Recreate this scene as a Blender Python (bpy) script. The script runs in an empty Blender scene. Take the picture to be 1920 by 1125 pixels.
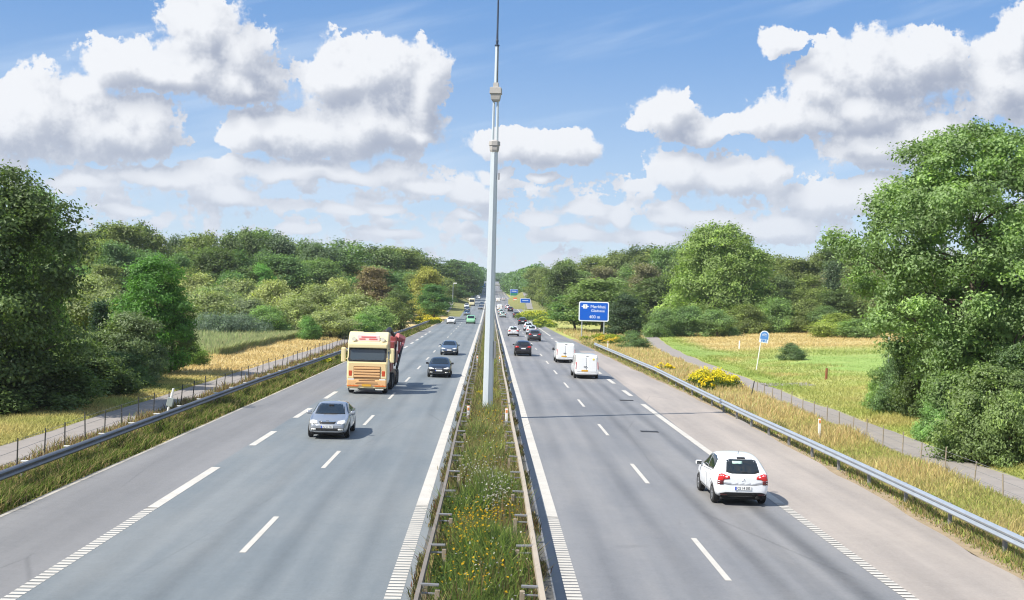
import bpy, bmesh, math, random
import numpy as np
from mathutils import Vector, Matrix
from mathutils.bvhtree import BVHTree

SC = bpy.context.scene
COL = SC.collection
R = math.radians

# ------------------------------------------------------------------ camera
FPX, EYE = 2378.0, 6.5
ROLL, YAW, PITCH = R(1.5), -0.017581, 0.004797
def world_dir(px, py):
    """direction through a pixel of the 1920 x 1125 photograph (only used to read real positions off it)"""
    x, y = (px - 960) / FPX, -(py - 562.5) / FPX
    return cam_to_world(x, y, 1.0)
def cam_to_world(x, y, z):
    xr = x*math.cos(ROLL) - y*math.sin(ROLL); yr = x*math.sin(ROLL) + y*math.cos(ROLL)
    y2 = yr*math.cos(PITCH) - z*math.sin(PITCH); z2 = z*math.cos(PITCH) + yr*math.sin(PITCH)
    return Vector((xr*math.cos(YAW) - z2*math.sin(YAW), z2*math.cos(YAW) + xr*math.sin(YAW), y2))
cam = bpy.data.cameras.new("camera")
cam.sensor_width = 36; cam.lens = FPX/1920*36; cam.clip_end = 8000; cam.clip_start = 0.5
camo = bpy.data.objects.new("camera", cam); COL.objects.link(camo)
cx, cy, cz = cam_to_world(1,0,0), cam_to_world(0,1,0), -cam_to_world(0,0,1)
M = Matrix((cx, cy, cz)).transposed().to_4x4(); M.translation = (0, 0, EYE)
camo.matrix_world = M
SC.camera = camo

# ------------------------------------------------------------------ exposure, sun, sky
SC.view_settings.view_transform = 'Standard'; SC.view_settings.look = 'None'
SC.view_settings.gamma = 1.0; SC.view_settings.exposure = 0.80
SC.cycles.max_bounces = 6; SC.cycles.diffuse_bounces = 3; SC.cycles.transparent_max_bounces = 6
SC.cycles.use_denoising = True; SC.cycles.filter_width = 1.1
SC.cycles.sample_clamp_indirect = 4.0
SC.cycles.glossy_bounces = 3; SC.cycles.transmission_bounces = 3
SUN_EL = R(48); TRAVEL = R(27.2)              # light travels towards +x, a little towards +y
sv = Vector((-math.cos(TRAVEL)*math.cos(SUN_EL), -math.sin(TRAVEL)*math.cos(SUN_EL), math.sin(SUN_EL)))
sun = bpy.data.lights.new("sun", 'SUN'); sun.energy = 4.4; sun.angle = R(0.5); sun.color = (1.0, 0.95, 0.86)
suno = bpy.data.objects.new("sun", sun); COL.objects.link(suno)
suno.rotation_euler = sv.to_track_quat('Z', 'Y').to_euler()

class X:
    """a node socket with arithmetic"""
    def __init__(s, nt, sock): s.nt, s.s = nt, sock
    def _m(s, op, *a):
        n = s.nt.nodes.new('ShaderNodeMath'); n.operation = op
        for i, v in enumerate((s,) + a):
            if isinstance(v, X): s.nt.links.new(v.s, n.inputs[i])
            else: n.inputs[i].default_value = v
        return X(s.nt, n.outputs[0])
    def __add__(s, o): return s._m('ADD', o)
    def __sub__(s, o): return s._m('SUBTRACT', o)
    def __mul__(s, o): return s._m('MULTIPLY', o)
    def __truediv__(s, o): return s._m('DIVIDE', o)
    def rsub(s, v): return (s * -1.0) + v
    def clamp01(s): return s._m('MINIMUM', 1.0)._m('MAXIMUM', 0.0)
    def step(s, a, b):
        n = s.nt.nodes.new('ShaderNodeMapRange'); n.interpolation_type = 'SMOOTHSTEP'
        s.nt.links.new(s.s, n.inputs['Value'])
        n.inputs['From Min'].default_value = a; n.inputs['From Max'].default_value = b
        return X(s.nt, n.outputs['Result'])
def vec(nt, x, y, z=0.0):
    n = nt.nodes.new('ShaderNodeCombineXYZ')
    for i, v in enumerate((x, y, z)):
        if isinstance(v, X): nt.links.new(v.s, n.inputs[i])
        else: n.inputs[i].default_value = v
    return X(nt, n.outputs[0])
def noise(nt, v, scale, detail=4.0, rough=0.5, dims='3D'):
    n = nt.nodes.new('ShaderNodeTexNoise'); n.noise_dimensions = dims
    nt.links.new(v.s, n.inputs['Vector']); n.inputs['Scale'].default_value = scale
    n.inputs['Detail'].default_value = detail; n.inputs['Roughness'].default_value = rough
    return X(nt, n.outputs[0])
def mixc(nt, f, a, b):
    n = nt.nodes.new('ShaderNodeMix'); n.data_type = 'RGBA'
    for k, v in ((0, f), (6, a), (7, b)):
        if isinstance(v, X): nt.links.new(v.s, n.inputs[k])
        elif k == 0: n.inputs[k].default_value = v
        else: n.inputs[k].default_value = (*v, 1)
    return X(nt, n.outputs[2])

# cumulus heaps: direction from the viewpoint read off the photo, half width, height above and below the middle (photo pixels, 41.5 = 1 degree)
HEAPS = [(375,60,95,75,70),(455,105,75,75,75),(215,115,85,60,65),(330,140,185,60,45),(440,150,95,60,36),
 (60,215,95,80,85),(195,240,135,75,66),(270,250,65,60,52),(0,230,80,70,75),(165,165,45,28,40),
 (690,140,105,78,80),(790,165,55,85,95),(630,150,75,55,60),(560,255,130,62,48),(700,240,140,90,60),(465,245,50,50,50),(775,262,60,28,20),
 (600,325,230,24,20),(420,366,58,28,24),(300,335,150,22,18),(720,392,45,14,14),
 (985,272,110,42,36),(1065,275,65,36,38),(885,362,55,32,24),(925,330,30,16,14),
 (1250,218,62,48,42),(1345,240,85,28,26),(1440,225,80,48,38),(1530,170,60,60,60),(1640,130,125,78,95),(1725,110,75,58,90),(1600,215,190,50,45),(1465,78,38,34,36),
 (1885,160,100,90,60),(1925,60,55,60,60),(1620,270,95,34,45),(1720,260,110,42,60),
 (1272,318,72,50,42),(1365,335,95,44,36),(1452,318,30,36,42),(1560,375,130,40,34),(1640,355,90,30,34),
 (150,345,70,20,13),(235,395,60,14,10),(640,398,50,16,10),(800,352,60,16,12),(870,408,40,16,9),(745,440,60,14,9),(1010,415,45,18,10),(1105,400,50,20,11),(560,430,50,14,8),(1010,330,45,14,10),(1200,350,40,16,12),
 (1260,402,48,26,22),(1168,408,24,28,24),(1330,412,80,22,20),(1240,445,130,18,16),(1080,440,90,20,16),(1450,430,110,24,22)]
w = bpy.data.worlds.new("World"); SC.world = w; w.use_nodes = True
w.cycles.sampling_method = 'MANUAL'; w.cycles.sample_map_resolution = 256
nt = w.node_tree; nt.nodes.clear()
tc = nt.nodes.new('ShaderNodeTexCoord')
sp = nt.nodes.new('ShaderNodeSeparateXYZ'); nt.links.new(tc.outputs['Generated'], sp.inputs[0])
dx, dy, dz = (X(nt, sp.outputs[i]) for i in range(3))
AZ = dx._m('ARCTAN2', dy) * (180/math.pi); EL = dz._m('ARCSINE') * (180/math.pi)
def heap_field(az, el, fine=True):
    p0 = vec(nt, az, el)
    wn = noise(nt, p0, 0.42, 2.0, 0.5, '2D'); wn2 = noise(nt, vec(nt, az + 40.0, el), 0.42, 2.0, 0.5, '2D')
    amp = el.step(1.5, 8.0) * 0.85 + 0.15
    p = vec(nt, az + (wn - 0.5) * 2.0 * amp, el + (wn2 - 0.5) * 1.6 * amp)
    acc = None
    for (hx, hy, rx, up, dn) in HEAPS:
        d = world_dir(hx, hy).normalized()
        a, e = math.degrees(math.atan2(d.x, d.y)), math.degrees(math.asin(d.z))
        rx, up, dn = rx/41.5, up/41.5, dn/41.5
        m1 = nt.nodes.new('ShaderNodeVectorMath'); m1.operation = 'MULTIPLY_ADD'
        nt.links.new(p.s, m1.inputs[0]); m1.inputs[1].default_value = (1/rx, 1/up, 0); m1.inputs[2].default_value = (-a/rx, -e/up, 0)
        m2 = nt.nodes.new('ShaderNodeVectorMath'); m2.operation = 'MULTIPLY'
        nt.links.new(m1.outputs[0], m2.inputs[0]); m2.inputs[1].default_value = (-1, -up/dn, 0)
        m3 = nt.nodes.new('ShaderNodeVectorMath'); m3.operation = 'MAXIMUM'
        nt.links.new(m1.outputs[0], m3.inputs[0]); nt.links.new(m2.outputs[0], m3.inputs[1])
        m4 = nt.nodes.new('ShaderNodeVectorMath'); m4.operation = 'LENGTH'; nt.links.new(m3.outputs[0], m4.inputs[0])
        l = X(nt, m4.outputs['Value'])
        acc = l if acc is None else acc._m('SMOOTH_MIN', l, 0.22)
    # small flat heaps low over the horizon and free cloud away from the photographed part of the sky
    low = noise(nt, vec(nt, az * 0.50, el * 1.15), 1.0, 4.0, 0.55, '2D')
    band = el.step(0.2, 1.6) * el.step(7.4, 4.6)
    dlow = (low * band * 0.96).rsub(1.47)
    around = az._m('ABSOLUTE').step(23.0, 28.0)
    free = noise(nt, vec(nt, az * 0.1, el * 0.14), 1.0, 3.0, 0.5, '2D')
    dfree = (free * around * 1.3).rsub(1.65)
    acc = acc._m('SMOOTH_MIN', dlow, 0.1)._m('MINIMUM', dfree)
    if not fine: return acc
    n1 = noise(nt, p0, 1.25, 8.0, 0.60, '2D')
    n2 = noise(nt, p0, 5.5, 4.0, 0.6, '2D')
    return acc + (n1 - 0.5) * -1.05 + (n2 - 0.5) * -0.22
D0 = heap_field(AZ, EL)
D1 = heap_field(AZ + -0.50, EL + 0.70)
DA = heap_field(AZ, EL, False); DB = heap_field(AZ + -0.9, EL + 1.2, False)
soft = noise(nt, vec(nt, AZ * 0.5, EL * 0.5), 1.0, 2.0, 0.5, '2D')
edge = (D0 * -1.0 + 1.06) / (soft.step(0.40, 0.75) * 0.30 + 0.10)
alpha = edge.clamp01().step(0.0, 1.0)
small = (D1 - D0).step(-0.45, 0.40); large = (DB - DA).step(-0.50, 0.62)
lit = small * 0.50 + large * 0.52
lit = (lit + D0.step(0.72, 1.0) * 0.16).clamp01()
lowb = EL.step(7.5, 3.5)
lit = (lit * (lowb * -0.30 + 1.0) + lowb * 0.24).clamp01()
cloudc = mixc(nt, lit, (0.235, 0.262, 0.325), (0.53, 0.54, 0.56))
lowhaze = EL.step(8.0, 0.5)
cloudc = mixc(nt, lowhaze * 0.42, cloudc, (0.345, 0.40, 0.49))
sky = nt.nodes.new('ShaderNodeTexSky'); sky.sky_type = 'NISHITA'; sky.sun_disc = False
sky.sun_elevation = SUN_EL; sky.sun_rotation = math.atan2(sv.x, sv.y)
sky.air_density = 1.0; sky.dust_density = 0.0; sky.ozone_density = 3.0
STR = 0.10
# thin streaks of high cloud
ca = AZ * 0.97 + EL * 0.25; cb = AZ * -0.25 + EL * 0.97
cir = noise(nt, vec(nt, ca * 0.05, cb * 0.42), 1.0, 5.0, 0.55, '2D').step(0.44, 0.74) * 0.34
sc_ = nt.nodes.new('ShaderNodeVectorMath'); sc_.operation = 'SCALE'; nt.links.new(sky.outputs[0], sc_.inputs[0]); sc_.inputs['Scale'].default_value = STR
clear = mixc(nt, EL.step(0.0, 13.5), (0.295, 0.375, 0.50), (0.088, 0.195, 0.405))
clear = mixc(nt, EL.step(-1.0, 45.0) * 0.2 + 0.75, X(nt, sc_.outputs[0]), clear)
base = mixc(nt, cir, clear, (0.42, 0.49, 0.58))
skyc = mixc(nt, alpha * 0.97, base, cloudc)
sc2 = nt.nodes.new('ShaderNodeVectorMath'); sc2.operation = 'SCALE'; nt.links.new(skyc.s, sc2.inputs[0]); sc2.inputs['Scale'].default_value = 1/STR
bg = nt.nodes.new('ShaderNodeBackground'); bg.inputs['Strength'].default_value = STR
nt.links.new(sc2.outputs[0], bg.inputs['Color'])
wo = nt.nodes.new('ShaderNodeOutputWorld'); nt.links.new(bg.outputs[0], wo.inputs[0])

# ------------------------------------------------------------------ helpers
rng = np.random.default_rng(7); random.seed(7)
MATS = {}
def mat(name, color, rough=0.6, metal=0.0, vary=0.0, vscale=6.0, spec=0.5, obj_color=False, attr=None, coat=0.0, bump=0.0, bscale=40.0):
    if name in MATS: return MATS[name]
    m = bpy.data.materials.new(name); m.use_nodes = True; nt = m.node_tree
    b = nt.nodes['Principled BSDF']
    b.inputs['Roughness'].default_value = rough; b.inputs['Metallic'].default_value = metal
    b.inputs['Specular IOR Level'].default_value = spec; b.inputs['Coat Weight'].default_value = coat
    b.inputs['Coat Roughness'].default_value = 0.05
    g = nt.nodes.new('ShaderNodeTexCoord'); P = X(nt, g.outputs['Object'])
    c = None
    if obj_color:
        oi = nt.nodes.new('ShaderNodeObjectInfo'); c = X(nt, oi.outputs['Color'])
    if attr:
        a = nt.nodes.new('ShaderNodeAttribute'); a.attribute_name = attr; c = X(nt, a.outputs['Color'])
    if vary:
        n = noise(nt, P, vscale, 5.0, 0.6)
        f = (n - 0.5) * (2*vary) + 1.0
        sc = nt.nodes.new('ShaderNodeVectorMath'); sc.operation = 'SCALE'
        if c: nt.links.new(c.s, sc.inputs[0])
        else: sc.inputs[0].default_value = color
        nt.links.new(f.s, sc.inputs['Scale']); c = X(nt, sc.outputs[0])
    if c: nt.links.new(c.s, b.inputs['Base Color'])
    else: b.inputs['Base Color'].default_value = (*color, 1)
    if bump:
        bn = nt.nodes.new('ShaderNodeBump'); bn.inputs['Strength'].default_value = bump
        nt.links.new(noise(nt, P, bscale, 4.0, 0.6).s, bn.inputs['Height']); nt.links.new(bn.outputs[0], b.inputs['Normal'])
    MATS[name] = m; return m

def mesh_np(name, verts, faces, mats, smooth=False, attrs=None, mat_idx=None):
    """verts (N,3); faces: list of integer arrays (each (M,k))"""
    me = bpy.data.meshes.new(name); verts = np.asarray(verts, np.float32)
    me.vertices.add(len(verts)); me.vertices.foreach_set('co', verts.ravel())
    tot = np.concatenate([np.full(len(f), f.shape[1], np.int32) for f in faces])
    loops = np.concatenate([f.ravel() for f in faces]).astype(np.int32)
    me.loops.add(len(loops)); me.loops.foreach_set('vertex_index', loops)
    me.polygons.add(len(tot)); me.polygons.foreach_set('loop_start', np.concatenate([[0], np.cumsum(tot)[:-1]]).astype(np.int32))
    me.polygons.foreach_set('loop_total', tot)
    if mat_idx is not None: me.polygons.foreach_set('material_index', np.asarray(mat_idx, np.int32))
    for an, (dom, typ, data) in (attrs or {}).items():
        a = me.attributes.new(an, typ, dom)
        a.data.foreach_set('color' if 'COLOR' in typ else 'value', np.asarray(data, np.float32).ravel())
    me.polygons.foreach_set('use_smooth', np.full(len(tot), smooth))
    me.update(calc_edges=True)
    for m in (mats if isinstance(mats, (list, tuple)) else [mats]): me.materials.append(m)
    return me
def link(name, me, parent=None):
    o = bpy.data.objects.new(name, me); COL.objects.link(o)
    if parent is not None: o.parent = parent
    return o
def obj(name, bm, mats, parent=None, smooth=False):
    me = bpy.data.meshes.new(name); bm.normal_update(); bm.to_mesh(me); bm.free()
    for m in (mats if isinstance(mats, (list, tuple)) else [mats]): me.materials.append(m)
    if smooth: me.polygons.foreach_set('use_smooth', np.full(len(me.polygons), True))
    return link(name, me, parent)
def tag(o, label=None, cat=None, group=None, kind=None):
    if label: o['label'] = label
    if cat: o['category'] = cat
    if group: o['group'] = group
    if kind: o['kind'] = kind
    return o
def thing(name, label, cat, loc=(0,0,0), rotz=0.0, group=None):
    o = bpy.data.objects.new(name, None); COL.objects.link(o); o.empty_display_size = 0.2
    o.location = loc; o.rotation_euler = (0, 0, rotz)
    return tag(o, label, cat, group)
KIDS = {}
def copy_tree(o, parent=None):
    c = o.copy(); COL.objects.link(c)
    if parent is not None: c.parent = parent
    for ch in list(o.children): copy_tree(ch, c)
    return c
def box(bm, c, s, bev=0.0, rot=None, mi=0):
    r = bmesh.ops.create_cube(bm, size=1.0)
    vs = r['verts']
    Mx = Matrix.Translation(c) @ (rot.to_4x4() if rot else Matrix.Identity(4)) @ Matrix.Diagonal((*s, 1))
    bmesh.ops.transform(bm, matrix=Mx, verts=vs)
    fs = {f for v in vs for f in v.link_faces}
    for f in fs: f.material_index = mi
    if bev:
        es = list({e for v in vs for e in v.link_edges})
        bmesh.ops.bevel(bm, geom=es, offset=bev, segments=2, affect='EDGES', profile=0.6)
    return bm
def tube(bm, pts, radii, seg=8, caps=True, mi=0):
    pts = [Vector(p) for p in pts]; rings = []
    if not hasattr(radii, '__len__'): radii = [radii]*len(pts)
    for i, p in enumerate(pts):
        d = (pts[min(i+1, len(pts)-1)] - pts[max(i-1, 0)]).normalized()
        a = d.orthogonal().normalized() if abs(d.z) < 0.99 else Vector((1, 0, 0))
        if abs(d.z) < 0.99: a = d.cross(Vector((0, 0, 1))).normalized()
        b = d.cross(a)
        rings.append([bm.verts.new(p + (a*math.cos(t) + b*math.sin(t))*radii[i]) for t in (2*math.pi*k/seg for k in range(seg))])
    for r0, r1 in zip(rings, rings[1:]):
        for k in range(seg):
            f = bm.faces.new((r0[k], r0[(k+1) % seg], r1[(k+1) % seg], r1[k])); f.material_index = mi
    if caps:
        bm.faces.new(rings[0][::-1]).material_index = mi; bm.faces.new(rings[-1]).material_index = mi
    return bm
def BM(): return bmesh.new()
def text_mesh(body, size, m, depth=0.004):
    cu = bpy.data.curves.new('lettering', 'FONT'); cu.body = body; cu.size = size; cu.extrude = depth; cu.align_x = 'CENTER'; cu.align_y = 'CENTER'
    t = bpy.data.objects.new('lettering', cu); COL.objects.link(t)
    dg = bpy.context.evaluated_depsgraph_get(); me = bpy.data.meshes.new_from_object(t.evaluated_get(dg))
    bpy.data.objects.remove(t); bpy.data.curves.remove(cu)
    me.materials.clear(); me.materials.append(m)
    return me

def sstep(a, b, x):
    t = np.clip((np.asarray(x, float) - a)/(b - a), 0, 1); return t*t*(3 - 2*t)
# long profile of the motorway: level at first, then climbing to a crest about a kilometre away
_PY = [-100, 300, 400, 490, 600, 700, 870, 950, 1050, 1110, 1200, 1500, 3000, 6000]
_PZ = [0, 0, 0.7, 2.0, 3.1, 4.1, 6.2, 9.5, 15.6, 17.2, 17.0, 13.0, 10.0, 10.0]
_yy = np.arange(-200, 6000, 5.0); _zz = np.interp(_yy, _PY, _PZ)
_k = np.exp(-0.5*(np.arange(-12, 13)/5.0)**2); _k /= _k.sum()
_zz[12:-12] = np.convolve(_zz, _k, 'valid')
def road_z(y): return np.interp(y, _yy, _zz)
def ground_z(x, y):
    x = np.asarray(x, float); y = np.asarray(y, float)
    left = sstep(19, 110, -x)*1.6 + sstep(110, 420, -x)*5
    right = sstep(20, 62, x)*1.5 + sstep(60, 260, x)*5
    bump = 0.10*np.sin(x*0.31 + y*0.17)*np.sin(y*0.23 - x*0.11)*sstep(15.5, 24, np.abs(x))
    return road_z(y) + left + right + bump
def gz(x, y): return float(ground_z(x, y))
def at(px, Y):
    """x where the sight line through column px of the photo (near the horizon row) crosses distance Y"""
    d = world_dir(px, 560); return d.x/d.y*Y
def gp(px, py):
    d = world_dir(px, py); t = EYE/-d.z
    for _ in range(30):
        p = Vector((0, 0, EYE)) + d*t; t = t*0.5 + 0.5*((gz(p.x, p.y) - EYE)/d.z)
    return p.x, p.y

# ------------------------------------------------------------------ ground
def path_x(y): return np.interp(y, [0, 42, 54, 66, 80, 100, 118, 145, 170, 195, 215, 235, 260], [18.2, 18.9, 19.1, 19.6, 19.8, 20.4, 20.7, 21.5, 23.0, 25.2, 27.2, 30, 34])
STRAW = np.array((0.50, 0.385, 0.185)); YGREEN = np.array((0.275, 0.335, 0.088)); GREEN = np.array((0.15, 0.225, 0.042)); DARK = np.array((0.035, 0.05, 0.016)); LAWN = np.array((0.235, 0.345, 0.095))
def wave(x, y, s, k=0):
    return 0.5 + 0.25*np.sin(x*s + 1.7*np.sin(y*s*0.6 + k) + k) + 0.25*np.sin(y*s*0.8 + 1.3*np.sin(x*s*0.7 + 2*k))
def ground_col(x, y):
    x = np.asarray(x, float); y = np.asarray(y, float)
    n = wave(x, y, 0.35, 1.0); n2 = wave(x, y, 0.9, 2.0)
    def mx(c, d, f): f = np.clip(f, 0, 1)[..., None]; return c*(1 - f) + d*f
    c = np.broadcast_to(YGREEN, x.shape + (3,)).copy()
    c = mx(c, STRAW, 0.3 + 0.6*n)
    # left: dry strip by the fence, mown strip past the path, straw then reeds, wood floor
    L = x < 0
    cl = mx(c*0 + YGREEN, STRAW, 0.25 + 0.5*n2)
    cl = mx(cl, STRAW, sstep(84, 100, y)*sstep(-32, -24, x)*0.9)
    cl = mx(cl, GREEN*0.9, sstep(105, 120, y)*sstep(-26, -33, x)*0.7)
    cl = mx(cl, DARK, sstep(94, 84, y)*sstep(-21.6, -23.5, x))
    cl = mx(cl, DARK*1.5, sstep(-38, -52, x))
    cr = mx(c*0 + YGREEN, STRAW, 0.3 + 0.6*n)
    off = x - path_x(y)
    cr = mx(cr, GREEN*1.15, sstep(1.0, 1.6, off)*sstep(4.5, 2.5, off)*sstep(85, 100, y)*0.85)
    cr = mx(cr, STRAW*1.05, sstep(3.0, 6.0, off)*(0.12 + 0.5*n))
    cr = mx(cr, YGREEN*1.05, 0.25 + 0.5*n2)
    cr = mx(cr, LAWN, sstep(26, 38, x + 5*n2)*sstep(100, 122, y + 12*n)*sstep(168, 138, y + 14*n2)*0.9)
    cr = mx(cr, LAWN*0.9, sstep(22, 24, x)*sstep(185, 160, y)*sstep(136, 150, y)*sstep(31, 27, x)*0.7)
    cr = mx(cr, STRAW*1.02, sstep(152, 165, y)*sstep(4, 7, off)*0.8)
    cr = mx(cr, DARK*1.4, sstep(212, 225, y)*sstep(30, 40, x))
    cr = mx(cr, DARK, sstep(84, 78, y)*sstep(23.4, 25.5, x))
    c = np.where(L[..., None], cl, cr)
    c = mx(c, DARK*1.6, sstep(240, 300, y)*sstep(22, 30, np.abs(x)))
    return c
def grow(lim, fine, step, k):
    out = list(np.arange(0, fine, step)); s = step
    while out[-1] < lim: s *= k; out.append(out[-1] + s)
    return np.array(out)
gx = grow(2600, 60, 0.8, 1.12); gx = np.concatenate([-gx[:0:-1], gx])
gy = np.concatenate([np.arange(-60, 20, 8.0), 20 + grow(6200, 210, 1.0, 1.05)])
GXX, GYY = np.meshgrid(gx, gy)
def grid_faces(nx, ny):
    i = np.arange(nx*ny).reshape(ny, nx)
    return np.stack([i[:-1, :-1].ravel(), i[:-1, 1:].ravel(), i[1:, 1:].ravel(), i[1:, :-1].ravel()], 1)
GZZ = ground_z(GXX, GYY) - 0.09*sstep(15.2, 14.4, np.abs(GXX)) - 0.06*sstep(1.9, 1.3, np.abs(GXX - path_x(GYY)))*(GYY < 255) - 0.06*sstep(1.9, 1.4, np.abs(GXX + 17.75))
gcol = np.concatenate([ground_col(GXX, GYY), np.ones(GXX.shape + (1,))], -1).reshape(-1, 4)
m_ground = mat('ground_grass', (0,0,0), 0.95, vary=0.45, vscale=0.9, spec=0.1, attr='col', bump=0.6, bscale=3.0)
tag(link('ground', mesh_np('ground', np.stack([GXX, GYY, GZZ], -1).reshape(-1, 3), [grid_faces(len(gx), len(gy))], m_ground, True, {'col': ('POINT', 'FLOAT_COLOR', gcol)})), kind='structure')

# ------------------------------------------------------------------ carriageways
def asphalt(name, base, warm, tracks, outer=None):
    m = bpy.data.materials.new(name); m.use_nodes = True; nt = m.node_tree; b = nt.nodes['Principled BSDF']
    g = nt.nodes.new('ShaderNodeNewGeometry'); sp = nt.nodes.new('ShaderNodeSeparateXYZ'); nt.links.new(g.outputs['Position'], sp.inputs[0])
    x, y = X(nt, sp.outputs[0]), X(nt, sp.outputs[1]); P = X(nt, g.outputs['Position'])
    long_ = noise(nt, vec(nt, x*1.1, y*0.035), 1.0, 4.0, 0.55, '2D')
    blot = noise(nt, vec(nt, x*0.30, y*0.09), 1.0, 4.0, 0.6, '2D')
    grit = noise(nt, P, 11.0, 5.0, 0.8); fine = noise(nt, P, 95.0, 2.0, 0.6)
    wob = (noise(nt, vec(nt, y*0.02, y*0.0), 1.0, 2.0, 0.5, '2D') - 0.5) * 0.9
    f = (long_ - 0.5)*0.42 + (blot - 0.5)*0.34 + (grit - 0.5)*0.55 + (fine - 0.5)*0.35 + (noise(nt, P, 2.2, 4.0, 0.65) - 0.5)*0.22 + 1.0
    for tx, wd, amt in tracks:                    # worn or oily bands running along the lanes
        d = ((x + wob) - tx)._m('ABSOLUTE').step(wd, 0.0)
        f = f + d * (noise(nt, vec(nt, x*0.2, y*0.05), 1.0, 2.0, 0.5, '2D')*amt*1.6)
    # repaired strips across and hairline cracks along
    vor = nt.nodes.new('ShaderNodeTexVoronoi'); vor.feature = 'DISTANCE_TO_EDGE'
    nt.links.new(vec(nt, x*0.16 + (grit - 0.5)*0.05, y*0.022).s, vor.inputs['Vector']); vor.inputs['Scale'].default_value = 1.0
    f = f - X(nt, vor.outputs['Distance']).step(0.006, 0.0) * (blot.step(0.45, 0.6) * 0.22)
    col = mixc(nt, (blot*0.7 + long_*0.3).step(0.3, 0.7), base, warm)
    if outer: col = mixc(nt, (x + (grit - 0.5)*0.1).step(-9.72, -9.86), col, outer)      # the third lane was laid in another, warmer mix
    s = nt.nodes.new('ShaderNodeVectorMath'); s.operation = 'SCALE'; nt.links.new(col.s, s.inputs[0]); nt.links.new(f.s, s.inputs['Scale'])
    nt.links.new(s.outputs[0], b.inputs['Base Color']); b.inputs['Roughness'].default_value = 0.62; b.inputs['Specular IOR Level'].default_value = 0.5
    bn = nt.nodes.new('ShaderNodeBump'); bn.inputs['Strength'].default_value = 0.25; bn.inputs['Distance'].default_value = 0.02
    nt.links.new(fine.s, bn.inputs['Height']); nt.links.new(bn.outputs[0], b.inputs['Normal'])
    return m
def strip(name, left, right, y0, y1, m, dz=0.0, step=2.0, ragged=0.0, zf=None, kind='structure'):
    """a sheet between two edge curves x(y)"""
    ys = np.concatenate([np.arange(y0, min(y1, 260), step), np.arange(max(y0, 260), y1 + 1, 10.0)]) if y1 > 260 else np.linspace(y0, y1, max(2, int((y1 - y0)/step) + 1))
    l = np.array([left(y) for y in ys], float); r = np.array([right(y) for y in ys], float)
    if ragged:
        side = 1 if abs(r.mean()) > abs(l.mean()) else 0
        j = rng.normal(0, ragged, len(ys)); j = np.convolve(j, [0.25, 0.5, 0.25], 'same')
        if side: r = r + j
        else: l = l + j
    n = 7; f = np.linspace(0, 1, n)
    xx = l[:, None]*(1 - f) + r[:, None]*f; yy = np.repeat(ys[:, None], n, 1)
    z = (zf(xx, yy) if zf else road_z(yy)) + dz
    return tag(link(name, mesh_np(name, np.stack([xx, yy, z], -1).reshape(-1, 3), [grid_faces(n, len(ys))], m, True)), kind=kind)
def left_edge(y): return np.interp(y, [0, 35, 80, 117, 170, 230, 300, 2000], [-13.5, -13.4, -13.1, -12.9, -11.6, -10.9, -10.4, -10.4])
def right_edge(y): return np.interp(y, [0, 31, 42, 68, 90, 116, 160, 210, 300, 2000], [12.7, 12.85, 13.2, 13.7, 13.5, 13.0, 12.6, 11.8, 11.2, 11.2])
A_LEFT = asphalt('asphalt_blue_grey', (0.158, 0.180, 0.192), (0.180, 0.192, 0.194), [(-3.0, .45, -0.15), (-4.9, .45, -0.15), (-6.9, .5, -0.18), (-8.7, .5, -0.18), (-11.4, 1.3, -.06)], (0.190, 0.186, 0.184))
A_RIGHT = asphalt('asphalt_grey', (0.185, 0.188, 0.196), (0.208, 0.203, 0.200), [(2.9, .45, -0.18), (4.75, .5, -0.18), (6.7, .45, -0.33), (8.45, .45, -0.33), (7.55, .5, -0.15)])
A_WARM = asphalt('asphalt_pinkish', (0.315, 0.278, 0.248), (0.34, 0.296, 0.258), [(11.2, 1.0, .05)])
strip('left_road', left_edge, lambda y: -1.5, 4, 1500, A_LEFT, 0, ragged=0.05)
strip('right_road', lambda y: 1.55, lambda y: right_edge(y) - (0.3 if y < 140 else 0), 4, 1500, A_RIGHT, 0)
strip('hard_shoulder', lambda y: 9.62 + (0.0 if y < 60 else 0.012*(y - 60)), right_edge, 4, 150, A_WARM, 0.004, step=1.2, ragged=0.10)
m_soil = mat('roadside_soil', (0.13, 0.105, 0.075), 0.95, vary=0.5, vscale=2.2, spec=0.1, bump=0.5, bscale=14)
m_kerbdust = mat('gutter_asphalt', (0.115, 0.112, 0.105), 0.9, vary=0.45, vscale=1.6, spec=0.2)
strip('median_ground', lambda y: -1.52, lambda y: 1.57, 4, 1500, m_soil, -0.012)
strip('gutter', lambda y: 1.30, lambda y: 1.62, 4, 320, m_kerbdust, -0.006)
strip('gutter', lambda y: -1.60, lambda y: -1.28, 4, 320, m_kerbdust, -0.006)
m_dirt = mat('verge_dirt', (0.30, 0.235, 0.155), 0.95, vary=0.4, vscale=3, spec=0.1, bump=0.4, bscale=20)
strip('verge_soil', lambda y: right_edge(y) - 0.05, lambda y: right_edge(y) + 0.75, 4, 190, m_dirt, -0.008, step=0.7, ragged=0.16)
m_path = mat('path_asphalt', (0.27, 0.245, 0.225), 0.9, vary=0.22, vscale=1.2, spec=0.2)
strip('path', lambda y: path_x(y) - 1.2, lambda y: path_x(y) + 1.15, 10, 250, m_path, 0.0, step=1.0, ragged=0.05, zf=ground_z)
strip('path', lambda y: -19.0, lambda y: -16.5, 10, 210, m_path, 0.0, step=1.0, ragged=0.05, zf=ground_z)
strip('side_path', lambda y: 21.5 + 0.0*y, lambda y: 25.4, 97.5, 100.5, m_path, 0.02, step=0.4, ragged=0.05, zf=ground_z)
m_slip = mat('slip_road_asphalt', (0.24, 0.225, 0.21), 0.9, vary=0.1, vscale=0.2)
m_bank = mat('embankment_grass', (.20, .20, .075), .95, vary=.5, vscale=.6, spec=.1)
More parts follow.
